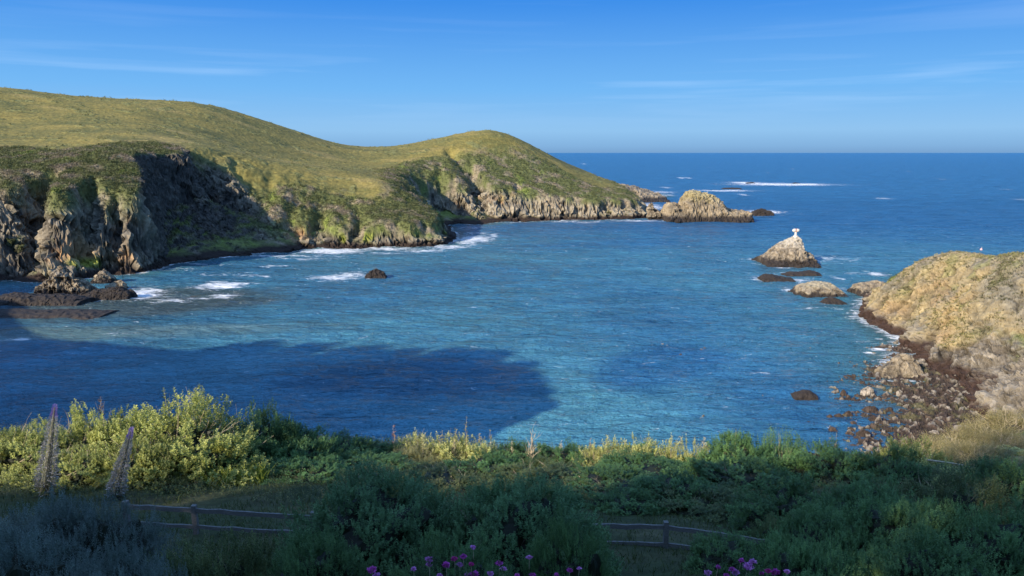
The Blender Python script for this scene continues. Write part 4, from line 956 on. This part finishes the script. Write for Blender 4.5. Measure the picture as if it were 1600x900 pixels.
def plant(name, key, px, ptop, Y, wpx, label, cat='shrub', group=None, rot=None, base=None, wy=None):
    fo, st, size, leafname, extra = PROTO[key]
    x, y, zt = at(px, ptop, Y)
    gz = ground_z(x, y) - .08 if base is None else base
    h = max(zt - gz, .3); wm = wpx / F * (Y * cp + (H - zt) * sp)
    o = thing(name, label, cat, (x, y, gz), group)
    sx = wm / size[0]; sz = h / size[2]
    o.scale = (sx, (wy / size[1]) if wy else sx, sz)
    o.rotation_euler = (0, 0, rot if rot is not None else (px * 0.37 + Y) % 1.2 - .6)
    a_ = bpy.data.objects.new(leafname, fo); col.objects.link(a_); a_.parent = o
    if st: b_ = bpy.data.objects.new('stems', st); col.objects.link(b_); b_.parent = o
    return o
GN, GB, GR = 'round green shrubs below the house', 'shrubs along the bluff edge', 'shrubs behind the fence'
P_ = [
 ('shrub', 'round0', 590, 746, 17.5, 300, 'big rounded green shrub at bottom centre, left of its twin', GN),
 ('shrub', 'round1', 815, 758, 17.2, 285, 'big rounded green shrub at bottom centre, right of its twin', GN),
 ('shrub', 'coyote2', 700, 848, 13.0, 250, 'low green shrub at the bottom edge just behind the pink flowers', GN),
 ('shrub', 'coyote1', 490, 842, 13.6, 200, 'small green shrub at the bottom edge left of the pink flowers', GN),
 ('shrub', 'coyote0', 890, 822, 14.2, 150, 'dark green shrub at the bottom edge right of the rounded twin shrubs', GN),
 ('shrub', 'blue0', 60, 792, 16.2, 230, 'grey-blue shrub filling the bottom left corner', 'grey-blue shrubs at lower left'),
 ('shrub', 'blue1', 150, 786, 16.4, 210, 'grey-blue shrub just left of the fence rails', 'grey-blue shrubs at lower left'),
 ('shrub', 'blue1', 20, 842, 12.6, 240, 'lowest grey-blue shrub at the left end of the bottom edge', 'grey-blue shrubs at lower left'),
 ('shrub', 'blue0', 180, 860, 12.4, 200, 'grey-blue shrub on the bottom edge below the left fence post', 'grey-blue shrubs at lower left'),
 ('shrub', 'mixed0', 330, 846, 14.5, 210, 'straggly low shrub with pale tips under the left fence post', GN),
 ('shrub', 'coyote2', 1290, 800, 16.8, 210, 'green shrub near the right end of the fence', GN),
 ('shrub', 'coyote0', 1420, 786, 16.8, 230, 'tall rounded green shrub at lower right', GN),
 ('shrub', 'coyote1', 1570, 800, 15.8, 220, 'dark green shrub cut by the right frame edge at the bottom', GN),
 ('shrub', 'coyote2', 1470, 842, 13.2, 260, 'lowest green shrub in the bottom right corner', GN),
 ('shrub', 'coyote0', 1270, 850, 13.6, 210, 'green shrub at the bottom edge beside the right pink flowers', GN),
 ('shrub', 'coyote1', 1140, 842, 18.2, 130, 'small rounded shrub in front of the right fence rails', GN),
 ('shrub', 'mixed1', 1500, 744, 22.5, 210, 'yellowish shrub on the right with sunlit tips', GR),
 ('shrub', 'dark1', 1590, 728, 25.0, 190, 'black-shaded shrub at the right frame edge', GR),
 ('shrub', 'coyote2', 1370, 760, 21.0, 220, 'broad green shrub behind the lower right shrubs', GR),
 ('shrub', 'dark2', 1240, 760, 23.5, 200, 'dark shrub behind the right end of the fence', GR),
 ('shrub', 'mixed0', 1090, 772, 26.0, 190, 'tangled shrub behind the right fence post', GR),
 ('shrub', 'dark0', 960, 750, 28.5, 200, 'dark tangled shrub above the gap in the fence', GR),
 ('shrub', 'coyote1', 1010, 728, 33.5, 200, 'dark green shrub under the row of sunlit weeds', GR),
 ('shrub', 'dark0', 1160, 728, 30.5, 200, 'dark shrub below the small airy tree', GR),
 ('shrub', 'mixed1', 860, 738, 30.0, 210, 'shrub behind the right one of the twin shrubs', GR),
 ('shrub', 'mixed0', 700, 745, 30.5, 190, 'dry tangled shrub below the sunlit weeds at centre', GR),
 ('shrub', 'dark1', 555, 728, 33.0, 170, 'dark ferny shrub left of the sunlit weeds at centre', GR),
 # brow
 ('shrub', 'sunny0', 40, 668, 31.5, 190, 'sunlit yellow-green shrub at the left frame edge', GB),
 ('shrub', 'sunny1', 150, 642, 32.5, 170, 'sunlit yellow-green shrub between the two tall flower spires', GB),
 ('shrub', 'sunny2', 285, 626, 31.5, 250, 'tallest sunlit shrub with bare pale twigs, right of the flower spires', GB),
 ('shrub', 'sunny1', 225, 680, 29.8, 150, 'lower sunlit shrub under the tallest twiggy one', GB),
 ('shrub', 'sunny0', 110, 704, 29.6, 150, 'low bright green shrub behind the left flower spire', GB),
 ('shrub', 'dark0', 405, 644, 34.5, 150, 'dark shrub right behind the tallest sunlit shrub', GB),
 ('shrub', 'dark2', 345, 700, 31.5, 170, 'shaded shrub at the right foot of the tallest sunlit shrub', GB),
 ('shrub', 'dark1', 455, 670, 34.5, 140, 'dark low shrub on the brow left of centre', GB),
 ('shrub', 'dark0', 530, 684, 36.5, 130, 'dark shrub on the brow against blue water, left of centre', GB),
 ('shrub', 'dark2', 588, 698, 37.5, 110, 'small dark shrub beside the leftmost sunlit grass tuft', GB),
 ('shrub', 'dark2', 795, 698, 38.0, 110, 'dark shrub on the brow under the pale bare twigs', GB),
 ('shrub', 'dark0', 880, 700, 38.0, 110, 'dark shrub on the brow left of the right-hand sunlit weeds', GB),
 ('shrub', 'dark1', 1000, 722, 37.0, 210, 'shrub carrying the row of sunlit weeds right of centre', GB),
 ('shrub', 'little', 1222, 676, 36.5, 90, 'small airy tree-like shrub with visible pale branches against the water', GB),
 ('shrub', 'dark1', 1160, 682, 36.5, 130, 'dark leafy shrub left of the small airy one', GB),
 ('shrub', 'dark2', 1115, 712, 36.0, 120, 'dark shrub below the right end of the sunlit weeds', GB),
 ('shrub', 'dark0', 1300, 702, 34.5, 160, 'dark shrub on the brow below the isolated seaweed rock', GB),
 ('shrub', 'dark2', 1392, 704, 34.0, 150, 'dark shrub below the edge of the rocky beach', GB),
 ('shrub', 'sunny2', 1430, 690, 38.0, 120, 'dark shrub with glinting leaves in front of the rocky beach', GB),
 ('shrub', 'mixed1', 1480, 735, 33.5, 150, 'brownish shrub where the right bank begins', GB),
 ('shrub', 'weedy0', 640, 694, 38.0, 120, 'sunlit clump of tall weeds in the centre of the brow', 'sunlit weeds on the brow'),
 ('shrub', 'weedy0', 605, 712, 37.0, 90, 'straw-coloured drooping grass tuft left of the centre weeds', 'sunlit weeds on the brow'),
 ('shrub', 'weedy2', 945, 702, 37.6, 90, 'sunlit tall weeds left of the small bushes right of centre', 'sunlit weeds on the brow'),
]
for i in range(3):
    proto('leafy%d' % i, crown(170 + i, 1.1, 1.0, 1.2, 520, 9, .30, .125, .50, ((0.17, 0.20, 0.04), (0.46, 0.46, 0.12)), 1.5, .55, .55, .5, (0.05, 0.05, 0.02), tipcol=(0.70, 0.66, 0.28), jit=.5), stems_mesh('leafy_stems', 170 + i, 1.1, 1.0, 1.4, 12, .014, M_DRY, 1, .9), (2, 2, 1.5))  # tip colour brightened to read as sun on the leaves
P_ += [('shrub', ky, px, pt, Y, wp, lab, GR) for (ky, px, pt, Y, wp, lab) in [
 ('dark1', 470, 722, 31.0, 130, 'dark shrub between the strap-leaved plants and the centre weeds'), ('mixed1', 420, 742, 30.6, 90, 'low scrubby bush right beside the strap-leaved plants'), ('dark0', 1060, 748, 27.0, 150, 'shaded bush above the right fence post'),
 ('mixed0', 590, 742, 29.5, 150, 'tangled bush behind the left one of the twin shrubs'), ('dark2', 980, 770, 25.5, 120, 'low dark bush just above the right fence rail'), ('mixed1', 270, 752, 28.5, 110, 'low tangled bush under the tallest sunlit shrub'),
 ('mixed0', 1225, 808, 20.5, 100, 'low tangled bush at the right end of the right fence'), ('dark0', 760, 720, 32.5, 150, 'dark bush in front of the bare twigs')]]
P_ += [('shrub', 'leafy%d' % (k % 3), px, pt, Y, wp, lab, 'small sunlit shrubs on the brow') for k, (px, pt, Y, wp, lab) in enumerate([
 (648, 680, 38.6, 66, 'small sunlit bush at the left end of the centre weeds'), (700, 682, 38.2, 76, 'small sunlit bush under the tallest weed'), (746, 690, 38.0, 66, 'small sunlit bush at the right end of the centre weeds'),
 (925, 698, 37.6, 56, 'small sunlit bush, first of five right of the bare twigs'), (962, 690, 37.6, 60, 'small sunlit bush, second of five right of the bare twigs'), (1004, 686, 37.4, 64, 'small sunlit bush, third of five right of the bare twigs'),
 (1046, 690, 37.2, 58, 'small sunlit bush, fourth of five right of the bare twigs'), (1084, 691, 37.2, 54, 'small sunlit bush, last of five right of the bare twigs'), (1500, 728, 30, 70, 'small bright-tipped bush glowing among the dark shrubs at lower right'),
 (1590, 712, 43, 80, 'sunlit bush at the right frame edge above the shadow line'), (1440, 704, 37, 70, 'small bright-leaved bush before the foot of the beach')])]
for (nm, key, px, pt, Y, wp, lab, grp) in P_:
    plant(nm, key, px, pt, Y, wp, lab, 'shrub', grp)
# tan brushy bank on the right
TB = 'dry brush on the right bank'
for k, (px, py, Y, wp, lab) in enumerate([(1500, 702, 46, 90, 'dry tan brush low on the right bank by the beach'), (1545, 690, 48, 90, 'dry tan brush in the middle of the right bank'), (1585, 665, 52, 90, 'dry tan brush at the right frame edge, middle of the bank'), (1530, 715, 43, 80, 'dry brush on the right bank beside the shadow line'),
        (1570, 700, 46, 80, 'dry brush half inside the shadow on the right bank'), (1600, 636, 58, 80, 'highest dry brush of the right bank, at the frame edge'), (1560, 668, 54, 70, 'greenish dry brush at the top of the bank above the beach')]):
    x, y, z = at(px, py, Y); g_ = ground_z(x, y)
    fo, st, size, _, _ = PROTO['tan%d' % (k % 2)]
    o = thing('brush', lab, 'shrub', (x, y, g_ - .05), TB); s_ = wp / F * Y / size[0] * 1.5; o.scale = (s_, s_, s_ * .9); o.rotation_euler = (0, 0, k * 1.3)
    a_ = bpy.data.objects.new('foliage', fo); col.objects.link(a_); a_.parent = o
    b_ = bpy.data.objects.new('stems', st); col.objects.link(b_); b_.parent = o

# ---- tall flower spires (tree echium)
M_SPIRE = mat_leaf('spire_bracts', .15)
def spire(px, pbase, ptop, Y, lean, wpx, label, seed):
    x0, y0, z0 = at(px, pbase, Y); x1, y1, z1 = at(px + lean, ptop, Y)
    root = thing('flower_spire', label, 'flower spire', (x0, y0, z0), 'tall flower spires')
    ax = np.array((x1 - x0, 0.0, z1 - z0)); hh = np.linalg.norm(ax); ax /= hh
    r_ = np.random.default_rng(seed); n = 5200
    t = r_.random(n) ** .8; wmax = wpx / F * Y / 2
    rad = wmax * np.clip(1.03 - t, .03, 1) ** .62 * (1 + .10 * np.sin(t * 23 + seed)) * np.where(t < .12, .75 + t * 2, 1) * (1 + .12 * np.sin(t * 60)) 
    th = r_.uniform(0, 6.28, n); A = np.array((1.0, 0, 0)) - ax * ax[0]; A /= np.linalg.norm(A); B = np.cross(ax, A)
    o_ = A * np.cos(th)[:, None] + B * np.sin(th)[:, None]
    pos = ax * (t * hh)[:, None] + o_ * (rad * r_.uniform(.55, .9, n))[:, None]
    d = unit(o_ + ax * r_.uniform(.0, .9, n)[:, None] + r_.normal(size=(n, 3)) * .25)
    ln = r_.uniform(.07, .17, n) * (1.15 - .85 * t); V, f = leaf_quads(pos, d, unit(np.cross(d, ax)), ln, ln * .28)
    grey = np.array((0.34, 0.32, 0.31)); gr2 = np.array((0.18, 0.20, 0.12)); pale = np.array((0.52, 0.48, 0.50))
    q = r_.random((n, 1)); c = grey * (1 - q) + gr2 * q; c = np.where(r_.random((n, 1)) < .25, pale, c)
    seg = 10; nv = 12; tt = np.linspace(0, .97, nv)
    cv = np.array([ax * tq * hh + (A * math.cos(k * 6.283 / seg) + B * math.sin(k * 6.283 / seg)) * wmax * .42 * (1.03 - tq) ** .8 for tq in tt for k in range(seg)])
    cf = np.array([[i * seg + k, i * seg + (k + 1) % seg, (i + 1) * seg + (k + 1) % seg, (i + 1) * seg + k] for i in range(nv - 1) for k in range(seg)])
    sel = t < .86
    c4 = np.repeat(c, 4, 0); V4 = V; keepf = f[sel]; tipf = f[~sel]
    Vb = np.vstack([V4, cv]); cb = np.vstack([c4, np.broadcast_to((0.16, 0.16, 0.11), (len(cv), 3))]); fb = np.vstack([keepf, cf + len(V4)])
    Vb, fb, cb = compact(Vb, fb, cb)
    link('flower_column', new_mesh('flower_column', Vb, fb, cb, False, M_SPIRE), root)
    ct = np.broadcast_to(np.array((0.30, 0.20, 0.48)), (len(V4), 3)); Vt, ft, ct = compact(V4, tipf, ct)
    link('purple_tip', new_mesh('purple_tip', Vt, ft, ct, False, M_SPIRE), root)
    n = 90; th = r_.uniform(0, 6.28, n); dd = unit(np.stack([np.cos(th), np.sin(th), r_.uniform(-.1, .8, n)], -1)); ln = r_.uniform(.3, .6, n)
    V, f = leaf_quads(np.zeros((n, 3)) + ax * r_.uniform(-.1, .25, n)[:, None], dd, unit(np.cross(dd, np.array((0, 0, 1.0)))), ln, ln * .13)
    cc = np.repeat(np.array((0.13, 0.14, 0.04)) * r_.uniform(.7, 1.7, (n, 1)), 4, 0)
    link('basal_leaves', new_mesh('basal_leaves', V, f, cc, False, M_LEAF), root)
    g = ground_z(x0, y0); bm = bmesh.new(); tube(bm, (0, 0, g - z0 - .1), ax * .3, .06, .05, 7); bm_obj('stem', bm, M_DRY, root)
spire(70, 768, 632, 27.0, 16, 36, 'tall straight grey flower spire with a purple tip, at the left', 3)
spire(178, 778, 668, 26.5, 28, 28, 'leaning grey flower spire with a purple tip, right of the straight one', 4)

# ---- single tall weeds rising over the brow
def weed(px, ptop, pbase, Y, label, colr, seed, flower=None, lean=0.0):
    x, y, z1 = at(px, ptop, Y); _, _, z0 = at(px, pbase, Y); h = z1 - z0; r_ = np.random.default_rng(seed)
    root = thing('tall_weed', label, 'weed', (x, y, z0), 'single tall weeds')
    bm = bmesh.new(); p = Vector((0, 0, -.4)); n = 6
    for k in range(n):
        q = Vector((lean * (k + 1) / n + r_.normal() * .03, 0, h * (k + 1) / n)); tube(bm, p, q, 0.010 * (1 - k / n) + .004, .010 * (1 - (k + 1) / n) + .004, 5); p = q
    bm_obj('stem', bm, M_DRY, root)
    m = 34; t = r_.uniform(.12, 1, m); th = r_.uniform(0, 6.28, m); d = unit(np.stack([np.cos(th), np.sin(th), r_.uniform(.1, .8, m)], -1)); ln = .24 * (1.15 - .65 * t)
    V, f = leaf_quads(np.stack([lean * t, 0 * t, h * t], -1), d, unit(np.cross(d, np.array((0, 0, 1.0)))), ln, ln * .35)
    link('leaves', new_mesh('leaves', V, f, np.repeat(np.array(colr) * r_.uniform(.7, 1.3, (m, 1)), 4, 0), False, M_LEAF), root)
weed(728, 650, 706, 38, 'tallest weed of the centre clump, leafy to the top', (0.28, 0.27, 0.09), 1)
weed(685, 672, 706, 38, 'thin weed left of the tallest weed in the centre clump', (0.28, 0.25, 0.10), 2, lean=.2)
weed(766, 672, 710, 38.4, 'thin pale weed right of the tallest weed in the centre clump', (0.3, 0.28, 0.14), 3)
weed(615, 664, 706, 38, 'bare reddish stem at the left end of the centre clump', (0.30, 0.16, 0.10), 4)
weed(660, 676, 706, 37.8, 'short leafy stem between the reddish stem and its right neighbour', (0.4, 0.38, 0.16), 21)
weed(710, 668, 700, 38, 'leafy stem just left of the tallest weed', (0.4, 0.38, 0.14), 22, lean=.1)
weed(752, 678, 706, 38, 'leafy stem right of the tallest weed', (0.4, 0.36, 0.2), 23, lean=-.1)
weed(800, 688, 716, 38, 'lone leafy stem left of the bare twigs', (0.36, 0.34, 0.2), 24)
weed(876, 690, 716, 38, 'lone pale stem right of the bare twigs', (0.5, 0.42, 0.3), 25)
weed(948, 680, 704, 38, 'leafy stem over the second of the five small bushes', (0.4, 0.40, 0.14), 26)
weed(1064, 682, 704, 38, 'leafy stem over the fourth of the five small bushes', (0.5, 0.45, 0.2), 27)
weed(1100, 684, 706, 37.5, 'leafy stem at the right end of the five small bushes', (0.5, 0.45, 0.3), 28)
weed(1150, 672, 700, 37, 'dark stem behind the dark leafy shrub', (0.08, 0.10, 0.04), 29)
weed(260, 608, 640, 33, 'small leafy twig standing over the tallest sunlit shrub', (0.16, 0.20, 0.07), 5, lean=-.15)
weed(156, 622, 655, 33, 'thin dark stem over the shrub between the flower spires', (0.14, 0.10, 0.07), 6)
weed(186, 640, 660, 33.4, 'short pale stem left of the tallest sunlit shrub', (0.2, 0.2, 0.1), 7)
weed(924, 684, 712, 38, 'thin forked stem left of the right-hand sunlit weeds', (0.3, 0.22, 0.14), 8)
weed(1012, 684, 710, 38, 'leafy stem standing over the right-hand sunlit weeds', (0.3, 0.28, 0.10), 9)
weed(1310, 676, 722, 36, 'dark thin stem against the water below the seaweed stones', (0.06, 0.07, 0.03), 10, lean=-.1)
# bare pale twigs
x, y, z = at(830, 716, 37.6)
o = link('bare_twigs', stems_mesh('bare_twigs', 5, .35, .2, 1.25, 9, .03, M_DRY, 2, .9), None, (x, y, z)); tag(o, 'bare bleached twigs standing on the brow right of centre', 'dead twigs')
x, y, z = at(1475, 730, 36)
bm = bmesh.new(); tube(bm, (-.9, 0, .15), (0.2, 0, 0), .05, .045, 7); tube(bm, (0.2, 0, 0), (1.1, .2, -.22), .045, .03, 7)
o = bm_obj('fallen_branch', bm, M_DRY, None, (x, y, z + .25)); tag(o, 'pale dead branch lying across the brush at the foot of the right bank', 'branch')

# ---- strap-leaved clump catching the light, and the tufts of grass
def blades(n, xy, h0, h1, wd, c0, c1, seed, lean=.25):
    r_ = np.random.default_rng(seed); x, y, z = xy; h = r_.uniform(h0, h1, n)
    d = unit(np.stack([r_.normal(size=n) * lean, r_.normal(size=n) * lean, np.ones(n)], -1)); pos = np.stack([x, y, z], -1)
    th = r_.uniform(0, 3.14, n); sd2 = np.stack([np.cos(th), np.sin(th), 0 * th], -1)
    bend = unit(d * np.array((1, 1, 0)) + 1e-3) * (h * r_.uniform(.05, .35, n))[:, None]
    v = np.empty((n, 6, 3)); wv = (sd2 * wd * .5)
    v[:, 0] = pos - wv; v[:, 1] = pos + wv; m = pos + d * (h * .55)[:, None]
    v[:, 2] = m + wv * .8; v[:, 3] = m - wv * .8; tip = pos + d * h[:, None] + bend
    v[:, 4] = tip + wv * .12; v[:, 5] = tip - wv * .12
    b = np.arange(n)[:, None] * 6
    f = np.concatenate([b + np.array((0, 1, 2, 3)), b + np.array((3, 2, 4, 5))])
    q = r_.random((n, 1)); c = np.repeat(np.array(c0) * (1 - q) + np.array(c1) * q, 6, 0)
    return v.reshape(-1, 3), f, c
for k, (px, py, Y, w_, n, lab) in enumerate([(352, 766, 29.5, 44, 130, 'sunlit yellow-green strap-leaved clump, left of its pair'), (396, 762, 30.0, 44, 130, 'sunlit yellow-green strap-leaved clump, right of its pair')]):
    x, y, z = at(px, py, Y); g_ = ground_z(x, y); r_ = np.random.default_rng(k + 90); wm = w_ / F * Y
    V, f, c = blades(n, (r_.uniform(-wm / 2, wm / 2, n), r_.uniform(-.5, .5, n), np.zeros(n)), .5, .95, .07, (0.20, 0.24, 0.03), (0.34, 0.36, 0.06), k, .16)
    o = thing('strap_leaved_plant', lab, 'plant', (x, y, max(g_, z) - .05), 'strap-leaved plants'); link('leaves', new_mesh('strap_leaves', V, f, c, False, M_LEAF), o)
r_ = np.random.default_rng(55); n = 90000
gx = r_.uniform(-30, 32, n); gy = r_.uniform(9, 41, n); keep = (np.abs(gx) < gy * .8 + 3) & (fbm(gx / 2.5, gy / 2.5, 4, 2) > -.28); gx, gy = gx[keep], gy[keep]
gz, _, _ = nearland(gx, gy)
V, f, c = blades(len(gx), (gx, gy, gz - .03), .10, .34, .022, (0.030, 0.052, 0.014), (0.085, 0.105, 0.030), 56, .35)
tag(link('grass', new_mesh('grass', V, f, c, False, M_LEAF)), 'uncut green grass around the fence', 'grass', kind='stuff')
# tangled undergrowth that mats the brow and the gaps between shrubs
r_ = np.random.default_rng(66); n = 26000
gx = r_.uniform(-32, 36, n); gy = r_.uniform(26, 52, n); keep = (np.abs(gx) < gy * .8 + 3) & (fbm(gx / 2, gy / 2, 14, 2) > -.2); gx, gy = gx[keep], gy[keep]
gz, _, _ = nearland(gx, gy); n = len(gx); per = 8
base = np.stack([gx, gy, gz], -1); G = unit(np.stack([r_.normal(size=n) * .6, r_.normal(size=n) * .6, np.ones(n)], -1)); hh = r_.uniform(.25, .9, n)
t = np.linspace(.3, 1, per); pos = base[:, None] + G[:, None] * (hh[:, None] * t)[..., None]; th = r_.uniform(0, 6.28, (n, per))
d = unit(np.stack([np.cos(th), np.sin(th), r_.uniform(0, .9, (n, per))], -1)); ln = r_.uniform(.06, .12, (n, per))
V, f = leaf_quads(pos.reshape(-1, 3), d.reshape(-1, 3), unit(np.cross(d, np.array((0, 0, 1.0)))).reshape(-1, 3), ln.ravel(), (ln * .4).ravel())
q = np.clip(.5 + fbm(gx / 3, gy / 3, 24, 2) * 1.2, 0, 1)[:, None]; c = np.array((0.05, 0.075, 0.025)) * (1 - q) + np.array((0.16, 0.16, 0.06)) * q
dry = sstep(22, 30, gx) * sstep(38, 46, gy); c = c * (1 - dry[:, None]) + np.array((0.30, 0.25, 0.11)) * dry[:, None]
c = np.repeat(np.repeat(c, per, 0) * r_.uniform(.75, 1.25, (n * per, 1)), 4, 0)
tag(link('undergrowth', new_mesh('undergrowth', V, f, c, False, M_LEAF)), 'low leafy undergrowth matting the edge of the bluff', 'undergrowth', kind='stuff')

# ---- pink flowering plants on the bottom edge
M_PETAL = mat_leaf('petals', .35, .6, .2)
def flower_plant(px, py, Y, wpx, heads, label, seed):
    x, y, z = at(px, py, Y); g_ = ground_z(x, y); r_ = np.random.default_rng(seed)
    root = thing('flowering_plant', label, 'flowering plant', (x, y, g_), 'pink flowering plants')
    wm = wpx / F * Y; V, f, c = crown(seed, wm / 1.7, .5, max(z - g_ + .02, .2), 800, 9, .14, .05, .5, ((0.03, 0.06, 0.02), (0.07, 0.12, 0.035)), .8, .3, .4, .7)
    link('foliage', new_mesh('flower_foliage', V, f, c, False, M_LEAF), root)
    for (hx, hy, r, cl) in heads:
        a_, b_, c_ = at(hx, hy, Y - .25); n = 46; d = unit(r_.normal(size=(n, 3)) + np.array((0, -.3, .5))); rr = r / F * Y * r_.uniform(.75, 1.1); d = d * np.array((1.15, 1, .7)) * r_.uniform(.6, 1.1, (n, 1))
        V, f = leaf_quads(d * rr * .25, d, unit(np.cross(d, r_.normal(size=(n, 3)))), np.full(n, rr * .9), np.full(n, rr * .8), .1)
        base = np.array([(0.55, 0.10, 0.42), (0.66, 0.28, 0.60), (0.52, 0.05, 0.26)][cl])
        h_ = link('flower_head', new_mesh('flower_head', V, f, np.repeat(base * r_.uniform(.75, 1.25, (n, 1)), 4, 0).clip(0, 1), False, M_PETAL), root, (a_ - x, b_ - y, c_ - g_))
        bm = bmesh.new(); tube(bm, (0, 0.1, -.28), (0, 0, 0), .006, .005, 5); bm_obj('stalk', bm, M_DRY, h_)
flower_plant(585, 896, 11.6, 60, [(581, 890, 7, 0), (588, 899, 6, 1)], 'pink flowering plant furthest left on the bottom edge', 201)
flower_plant(665, 886, 11.8, 70, [(670, 874, 6, 1), (670, 882, 6, 1), (646, 889, 5, 1), (687, 899, 6, 1)], 'pale pink flowering plant second from the left on the bottom edge', 202)
flower_plant(715, 880, 12.0, 70, [(739, 855, 6, 1), (697, 883, 8, 0), (710, 873, 6, 2), (724, 870, 6, 0), (718, 882, 5, 1), (736, 882, 5, 2), (740, 897, 8, 0), (730, 897, 5, 1)], 'magenta flowering plant with one bloom standing high, at bottom centre', 203)
flower_plant(785, 888, 11.9, 60, [(780, 880, 7, 0), (786, 889, 6, 1), (767, 896, 6, 1), (808, 899, 5, 0), (832, 899, 6, 0)], 'magenta flowering plant just right of the bottom centre', 204)
flower_plant(893, 888, 12.0, 60, [(827, 871, 5, 1), (890, 891, 7, 0), (905, 888, 4, 1), (870, 898, 5, 0)], 'sparse pink flowering plant right of centre on the bottom edge', 205)
flower_plant(1130, 892, 12.0, 60, [(1106, 895, 7, 1), (1135, 899, 6, 0), (1143, 889, 7, 0), (1122, 886, 5, 0)], 'left half of the right-hand pair of pink flowering plants', 206)
flower_plant(1180, 886, 12.1, 80, [(1158, 876, 6, 0), (1169, 885, 8, 1), (1176, 878, 7, 1), (1148, 894, 8, 1), (1200, 892, 6, 2), (1212, 894, 7, 0), (1230, 893, 6, 1), (1190, 896, 6, 0)], 'right half of the right-hand pair of pink flowering plants, fullest bloom', 207)

# ---- cypresses added unseen behind the camera, their heights set to shade the garden
V, f, c = crown(91, 1.0, 1.0, 1.0, 2600, 8, .16, .07, .5, DG, .5, .30, .25, .86)
V = V / np.array((np.abs(V[:, 0]).max(), np.abs(V[:, 1]).max(), np.percentile(V[:, 2], 99.5)))
ct = new_mesh('cypress_crown', V, f, c, False, M_LEAF)
bm = bmesh.new(); tube(bm, (0, 0, -1), (0, 0, 1.5), .35, .22, 9); tm = bpy.data.meshes.new('cypress_trunk'); bm.to_mesh(tm); bm.free(); tm.materials.append(M_TWIG)
CY = [(-53, -3, 40, 4.5), (-46, -3, 43.5, 5), (-39, -3.5, 44.3, 5), (-33, -4, 43.8, 5), (-27, -6, 48, 5.2), (-21, -9, 53, 5.4), (-15, -12, 50, 5.4), (-8, -14, 49, 5.6), (0, -15, 50, 5.6), (8, -15, 52, 5.6), (-28, -14, 57, 5.5), (-12, -20, 54, 5.5)]
RIDGE = [(-93, 40, 59, 4.5), (-100, 39, 60, 5), (-108, 41, 59.5, 4), (-118, 40, 61, 5.5), (-91, 31, 59, 4), (-89, 22, 56, 4.5), (-88, 12, 53, 4), (-128, 42, 61, 5), (-140, 42, 62, 6)]  # trees added out of view, to give the cove's shadow a ragged edge
for i, (x, y, top, r) in enumerate(CY):
    g_ = ground_z(x, y); o = thing('shade_cypress', ['leftmost', 'second from left', 'third from left', 'fourth from left', 'fifth from left', 'sixth from left', 'seventh from left', 'eighth from left', 'ninth from left', 'rightmost', 'tall rear left', 'tall rear right'][i] + ' unseen cypress added behind the camera to cast shade', 'tree', (x, y, g_), 'unseen cypresses added to cast shade')
    cz = 1.2; a_ = link('crown', ct, o, (0, 0, cz)); a_.scale = (r, r, top - g_ - cz); a_.rotation_euler = (0, 0, i * 1.7)
    link('trunk', tm, o)

hills_z = lambda x, y: float(headland(np.array([float(x)]), np.array([float(y)]))[0][0])
for i, (x, y, top, r) in enumerate(RIDGE):
    g_ = hills_z(x, y); o = thing('shade_cypress', ['nearest', 'second', 'third', 'fourth', 'fifth', 'sixth', 'seventh', 'eighth', 'last'][i] + ' unseen cypress added on the left hill to roughen its shadow', 'tree', (x, y, g_), 'unseen cypresses added on the left hill')
    a_ = link('crown', ct, o, (0, 0, .6)); a_.scale = (r, r, max(top - g_, 3)); a_.rotation_euler = (0, 0, i * 1.3)
    link('trunk', tm, o)
